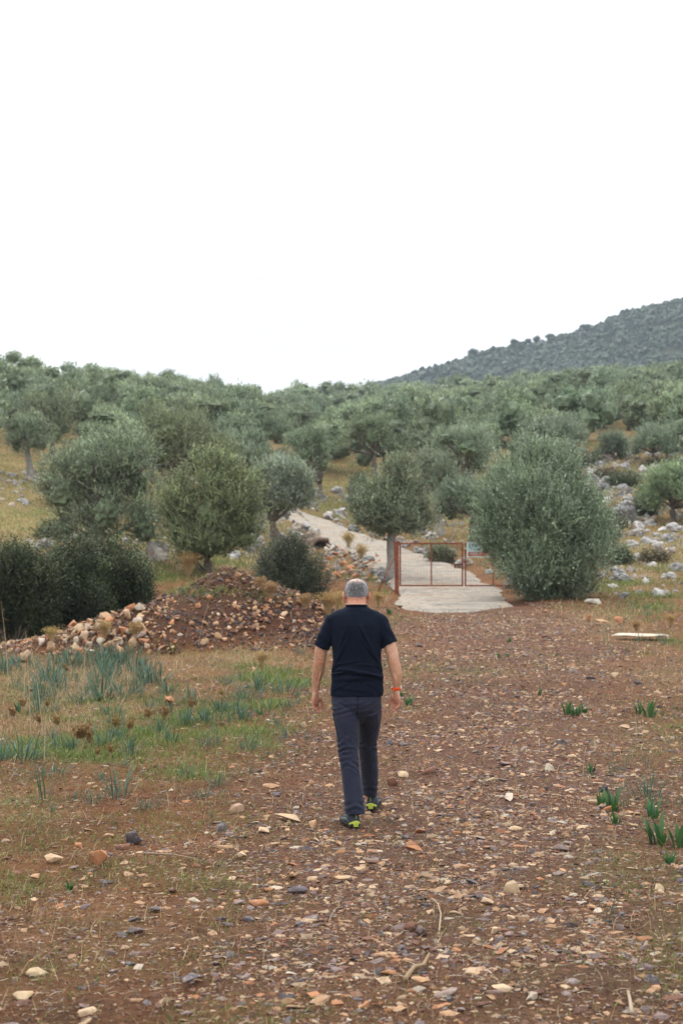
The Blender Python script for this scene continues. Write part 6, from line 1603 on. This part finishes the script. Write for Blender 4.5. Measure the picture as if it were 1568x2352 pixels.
# ---- trousers
k2 = .0004782
def tx(q): return (q - 628) * k2
tr = MB()
tr.add(*rings([(.70, 0, .02, .04, .05), (.75, 0, .015, .125, .10), (.80, 0, .0, .166, .130), (.85, -.002, -.006, .178, .138), (.90, 0, -.004, .178, .132), (.95, 0, 0, .172, .122), (.99, 0, 0, .165, .115)], 36))
LL = [((-.082, -.005, .84), .095, .12), ((tx(482), -.03, .76), .0925, .110), ((tx(492), -.05, .66), .085, .098), ((tx(505), -.072, .56), .075, .085), ((tx(512), -.085, .50), .0715, .080), ((tx(530), -.11, .42), .069, .078), ((tx(556), -.142, .33), .068, .077), ((tx(580), -.17, .22), .069, .077), ((tx(598), -.19, .13), .0715, .082), ((tx(602), -.193, .094), .0705, .084)]
LR = [((.082, .0, .84), .095, .12), ((.092, .065, .76), .087, .108), ((.090, .145, .66), .076, .096), ((.083, .215, .56), .068, .084), ((.085, .26, .49), .067, .081), ((.090, .31, .41), .0655, .078), ((.100, .375, .31), .0645, .076), ((.105, .43, .22), .062, .077), ((.104, .462, .165), .058, .08), ((.103, .470, .140), .056, .082)]
for Lg in (LL, LR):
    pp, rr = dense([q[0] for q in Lg], [(q[1], q[2]) for q in Lg], 34); V_, F_ = tube(pp, rr, 26, flat=(0, 1, 0)); tr.add(V_, F_)
def pants_disp(co, no):
    x, y, z = co[:, 0], co[:, 1], co[:, 2]; d = np.zeros(len(co))
    left = (x < tx(628 + 40 * np.clip((.8 - z) / .6, 0, 1)) + .02 * (z < .3))
    kn_l = np.exp(-((z - .50) / .10) ** 2); kn_r = np.exp(-((z - .50) / .09) ** 2)
    w = np.where(left, kn_l, kn_r)
    zz = z + .035 * np.sin(x * 26 + np.where(left, 0, 2)) + .05 * (fbm(x * 12 + 20, z * 9, 6, 2) - .5)
    zz = zz + .03 * (fbm(x * 30 + 3, z * 16, 16, 2) - .5); d += .0062 * w * np.sin(zz * 2 * math.pi / .043) * np.clip(3.2 * (fbm(x * 16 + 9, z * 24, 7, 2) - .36), 0, 1.2) * np.clip(.5 - no[:, 1], .2, 1)
    # drag lines under the seat, folds at the ankle
    seat = np.exp(-((z - .79) / .05) ** 2) * (no[:, 1] < .2) * (x < .02); d += .004 * seat * np.sin((z - .35 * x + .03 * fbm(x * 15, z * 15 + 5, 17, 2)) * 2 * math.pi / .038) * fbm(x * 12, z * 20, 18, 2) * 1.6
    seat2 = np.exp(-((z - .84) / .03) ** 2) * (no[:, 1] < .2); d += .002 * seat2 * np.sin((z - .5 * np.abs(x)) * 2 * math.pi / .04)
    ank = np.exp(-((z - np.where(left, .15, .19)) / .035) ** 2); d += .005 * ank * np.sin((z + .5 * np.abs(x - np.where(left, -.01, .1))) * 2 * math.pi / .05)
    d += (fbm(x * 18 + y * 7 + 20, z * 12 + 4, 12, 3) - .5) * .011
    crease = np.exp(-((x - .004) / .007) ** 2) * (z > .72) * (z < .95) * (no[:, 1] < 0); d -= .012 * crease
    sl_ = np.where(left, np.exp(-((co[:, 0] - (tx(660))) / .002) ** 2) * (z < .5) * 0, 0)
    hem = np.exp(-((z - np.where(left, .116, .165)) / .002) ** 2) * (z < .2); d -= .0012 * hem
    return d
fuse(tr, 'trousers', M['pants'], man, .0050, 4, pants_disp)
# pocket welt, side stripe, red tab
pk = MB(); pk.add(*box((tx(340), -.128, 1.0), (.05, .004, .004))); 
def onto(x, z, yy=-.4):
    """depth of the trouser surface at x, z seen from behind"""
    o = bpy.data.objects['trousers']; hit = o.ray_cast(Vector((x, yy, z)), Vector((0, 1, 0))); return hit[1].y if hit[0] else None
bpy.context.view_layer.update()
def patch(pts, wid, mt, name, lift=.0015, thick=.0025):
    P = []
    for (x, z) in pts:
        y = onto(x, z)
        if y is None: continue
        P.append((x, y - lift, z))
    if len(P) < 2: return
    mb = MB(); mb.add(*tube(np.array(P), [(wid / 2, thick / 2)] * len(P), 8, flat=(0, 1, 0))); mb.build(name, mt, man, smooth=True)
zt6 = lambda q: 1.6 + (1372 - (2500 + q / 4.054) * .6272) / F_V * 10.0
patch([(tx(q), zt6(418 - (q - 285) * .06)) for q in range(290, 395, 12)], .006, M['stitch'], 'pocket_welt')
patch([(tx(q), zt6(438 - (q - 285) * .06)) for q in range(290, 395, 12)], .003, M['stitch'], 'pocket_seam')
patch([(tx(q), zt6(1005 - (q - 370) * .13)) for q in range(375, 640, 12)], .0025, M['stitch'], 'knee_seam')
patch([(-.168 + .05 * t, .78 - .19 * t) for t in np.linspace(0, 1, 14)], .010, M['stitch'], 'side_zip')
patch([(tx(940) - .008 * t, .80 - .16 * t) for t in np.linspace(0, 1, 12)], .003, M['stitch'], 'side_seam')
patch([(.172, .806), (.1725, .798), (.1722, .790)], .008, M['red_tab'], 'red_tab')

# ---- shoes
def shoe(loc, yaw, pitch, roll=0):
    R = Matrix.Rotation(yaw, 4, 'Z') @ Matrix.Rotation(pitch, 4, 'X')
    rt = bpy.data.objects.new('shoe', None); COL.objects.link(rt); rt.parent = man; rt.location = loc; rt.rotation_euler = R.to_euler(); rt.empty_display_size = .05
    ys = [0, .02, .06, .12, .18, .23, .27, .29]; hw = [.022, .034, .037, .038, .044, .045, .034, .016]; top = [.085, .098, .098, .088, .068, .056, .045, .035]
    # sole
    a = []; seg = 24; mb = MB()
    def outline(off, z):
        L_ = [(-(w + off), y) for y, w in zip(ys, hw)]; R_ = [((w + off), y) for y, w in zip(ys[::-1], hw[::-1])]
        P = np.array(L_ + R_); P[:, 1] = np.where(P[:, 1] < .01, P[:, 1] - off, P[:, 1]); P[:, 1] = np.where(P[:, 1] > .28, P[:, 1] + off, P[:, 1]); return np.c_[P, np.full(len(P), z) + .02 * np.clip((P[:, 1] - .22) / .07, 0, 1) ** 2]
    lay = [outline(-.004, .0), outline(.004, .006), outline(.006, .018), outline(.003, .03)]
    n = len(lay[0]); V = np.concatenate(lay); i0 = np.arange(n); i1 = (i0 + 1) % n
    F = np.concatenate([np.stack([k * n + i0, k * n + i1, (k + 1) * n + i1, (k + 1) * n + i0], 1) for k in range(3)])
    m = len(ys); cap = [[k, k + 1, n - 2 - k, n - 1 - k] for k in range(m - 1)]; cap_t = [[3 * n + c for c in q[::-1]] for q in cap]
    mb.add(V, [F, np.array(cap), np.array(cap_t)]); mb.build('sole', M['sole'], rt)
    up = MB(); a = np.linspace(0, math.pi, 15)
    V = []
    for y, w, t in zip(ys, hw, top):
        lean = .012 if y == 0 else 0
        V.append(np.stack([(w + .001) * np.cos(a) * (1 - .28 * np.sin(a) ** 3 * 0), np.full(15, y) + lean * np.sin(a), .028 + (t - .028) * np.sin(a) ** .62], 1))
    V = np.concatenate([np.array(V[0]) * np.array([.6, 1, 1]) + np.array([0, -.004, 0]), np.concatenate(V)]); i = np.arange(14)
    F = np.concatenate([np.stack([k * 15 + i, k * 15 + i + 1, (k + 1) * 15 + i + 1, (k + 1) * 15 + i], 1) for k in range(len(ys))])
    up.add(V, F[:, ::-1]); cp = np.array([[0, j, j + 1] for j in range(1, 14)]); up.add(V[:15], cp); up.build('upper', M['shoe'], rt, smooth=True)
    # collar
    c = MB(); b = np.linspace(0, 2 * math.pi, 25); c.add(*tube(np.stack([.031 * np.cos(b), .052 + .046 * np.sin(b), .098 - .008 * np.sin(b)], 1), [.009] * 25, 8, cap=False)); c.build('ankle_collar', M['shoe'], rt, smooth=True)
    # lime heel wrap around the back
    h = MB(); b = np.linspace(math.pi * 1.02, math.pi * 1.98, 17)
    P0 = np.stack([.040 * np.cos(b), .034 + .044 * np.sin(b), np.full(17, .008)], 1); P1 = P0 * np.array([1.02, 1, 1]) + np.array([0, 0, .02]); P2 = np.stack([.036 * np.cos(b), .034 + .042 * np.sin(b), .050 - .016 * np.abs(np.cos(b)) ** 2], 1)
    Q = np.concatenate([P0, P1, P2, (P2 - np.array([0, .0, 0])) * np.array([.88, 1, 1]) + np.array([0, .004, .001])]); i = np.arange(16)
    h.add(Q, np.concatenate([np.stack([k * 17 + i, k * 17 + i + 1, (k + 1) * 17 + i + 1, (k + 1) * 17 + i], 1) for k in range(3)])); h.build('heel_patch', M['lime'], rt, smooth=True)
    g = MB()
    for sd_ in (-1, 1): g.add(*tube([(sd_ * .041, .045, .036), (sd_ * .041, .10, .05), (sd_ * .044, .16, .04), (sd_ * .047, .22, .036)], [(.003, .005), (.003, .012), (.003, .012), (.003, .006)], 8, flat=(0, 0, 1)))
    g.build('side_panel', M['shoe_grey'], rt, smooth=True)
    p = MB(); p.add(*tube([(0, -.003, .062), (0, -.008, .085), (0, -.004, .108)], [(.006, .0015)] * 3, 6, flat=(0, 1, 0))); p.build('pull_tab', M['lime_dull'], rt)
    l = MB()
    for k in range(4): yy = .105 + .022 * k; zt_ = .094 - .010 * k; l.add(*tube([(-.022, yy, zt_ - .006), (0, yy + .004, zt_ + .002), (.022, yy, zt_ - .006)], [.002] * 3, 5))
    l.build('lace', M['sole'], rt)
M['lime_dull'] = plain('lime_dull', (.16, .19, .06), .7, .1, 30)
shoe((tx(612), -.255, .004), math.radians(16), 0)
shoe((tx(840) * 1.05 + .003, .425, .028), math.radians(-10), math.radians(1.5))

# ---- watch
wr = wr_ + np.array([.000, 0, .030]); wt = bpy.data.objects.new('watch', None); COL.objects.link(wt); wt.parent = man; wt.location = tuple(wr); wt.rotation_euler = (0, .10, 0); wt.empty_display_size = .03
a = np.linspace(0, 2 * math.pi, 37); q = MB(); q.add(*tube(np.stack([.0305 * np.cos(a), .0265 * np.sin(a), -.004 + .004 * np.cos(a)], 1), [(.0028, .0105)] * 37, 8, cap=False, flat=(0, 0, 1))); q.build('strap', M['strap'], wt, smooth=True)
q = MB(); q.add(*box((-.020, -.024, -.005), (.014, .006, .024))); q.build('strap_keeper', M['strap'], wt)
q = MB(); q.add(*tube([(.030, .006, .004), (.037, .006, .006)], [.018, .016], 18, flat=(0, 1, 0))); q.add(*box((.031, -.012, .010), (.006, .008, .018))); q.build('watch_case', M['steel'], wt)
q = MB(); q.add(*box((-.031, .004, .010), (.006, .014, .012))); q.build('buckle', M['steel'], wt)
# ------------------------------------------------------------------ the air between here and the far hill
def haze():
    m = bpy.data.materials.new('haze'); m.use_nodes = True; N, L = m.node_tree.nodes, m.node_tree.links; N.clear()
    v = N.new('ShaderNodeVolumePrincipled'); v.inputs['Color'].default_value = (.70, .84, 1.0, 1); v.inputs['Density'].default_value = .0003; v.inputs['Anisotropy'].default_value = .2
    o_ = N.new('ShaderNodeOutputMaterial'); L.new(v.outputs[0], o_.inputs['Volume'])
    mb = MB(); x0, x1, y0, y1, z0, z1 = -960, 960, -135, 1560, -12, 330
    mb.add(*box(((x0 + x1) / 2, (y0 + y1) / 2, (z0 + z1) / 2), (x1 - x0, y1 - y0, z1 - z0)))
    tag(mb.build('haze', m), kind='stuff')
haze()
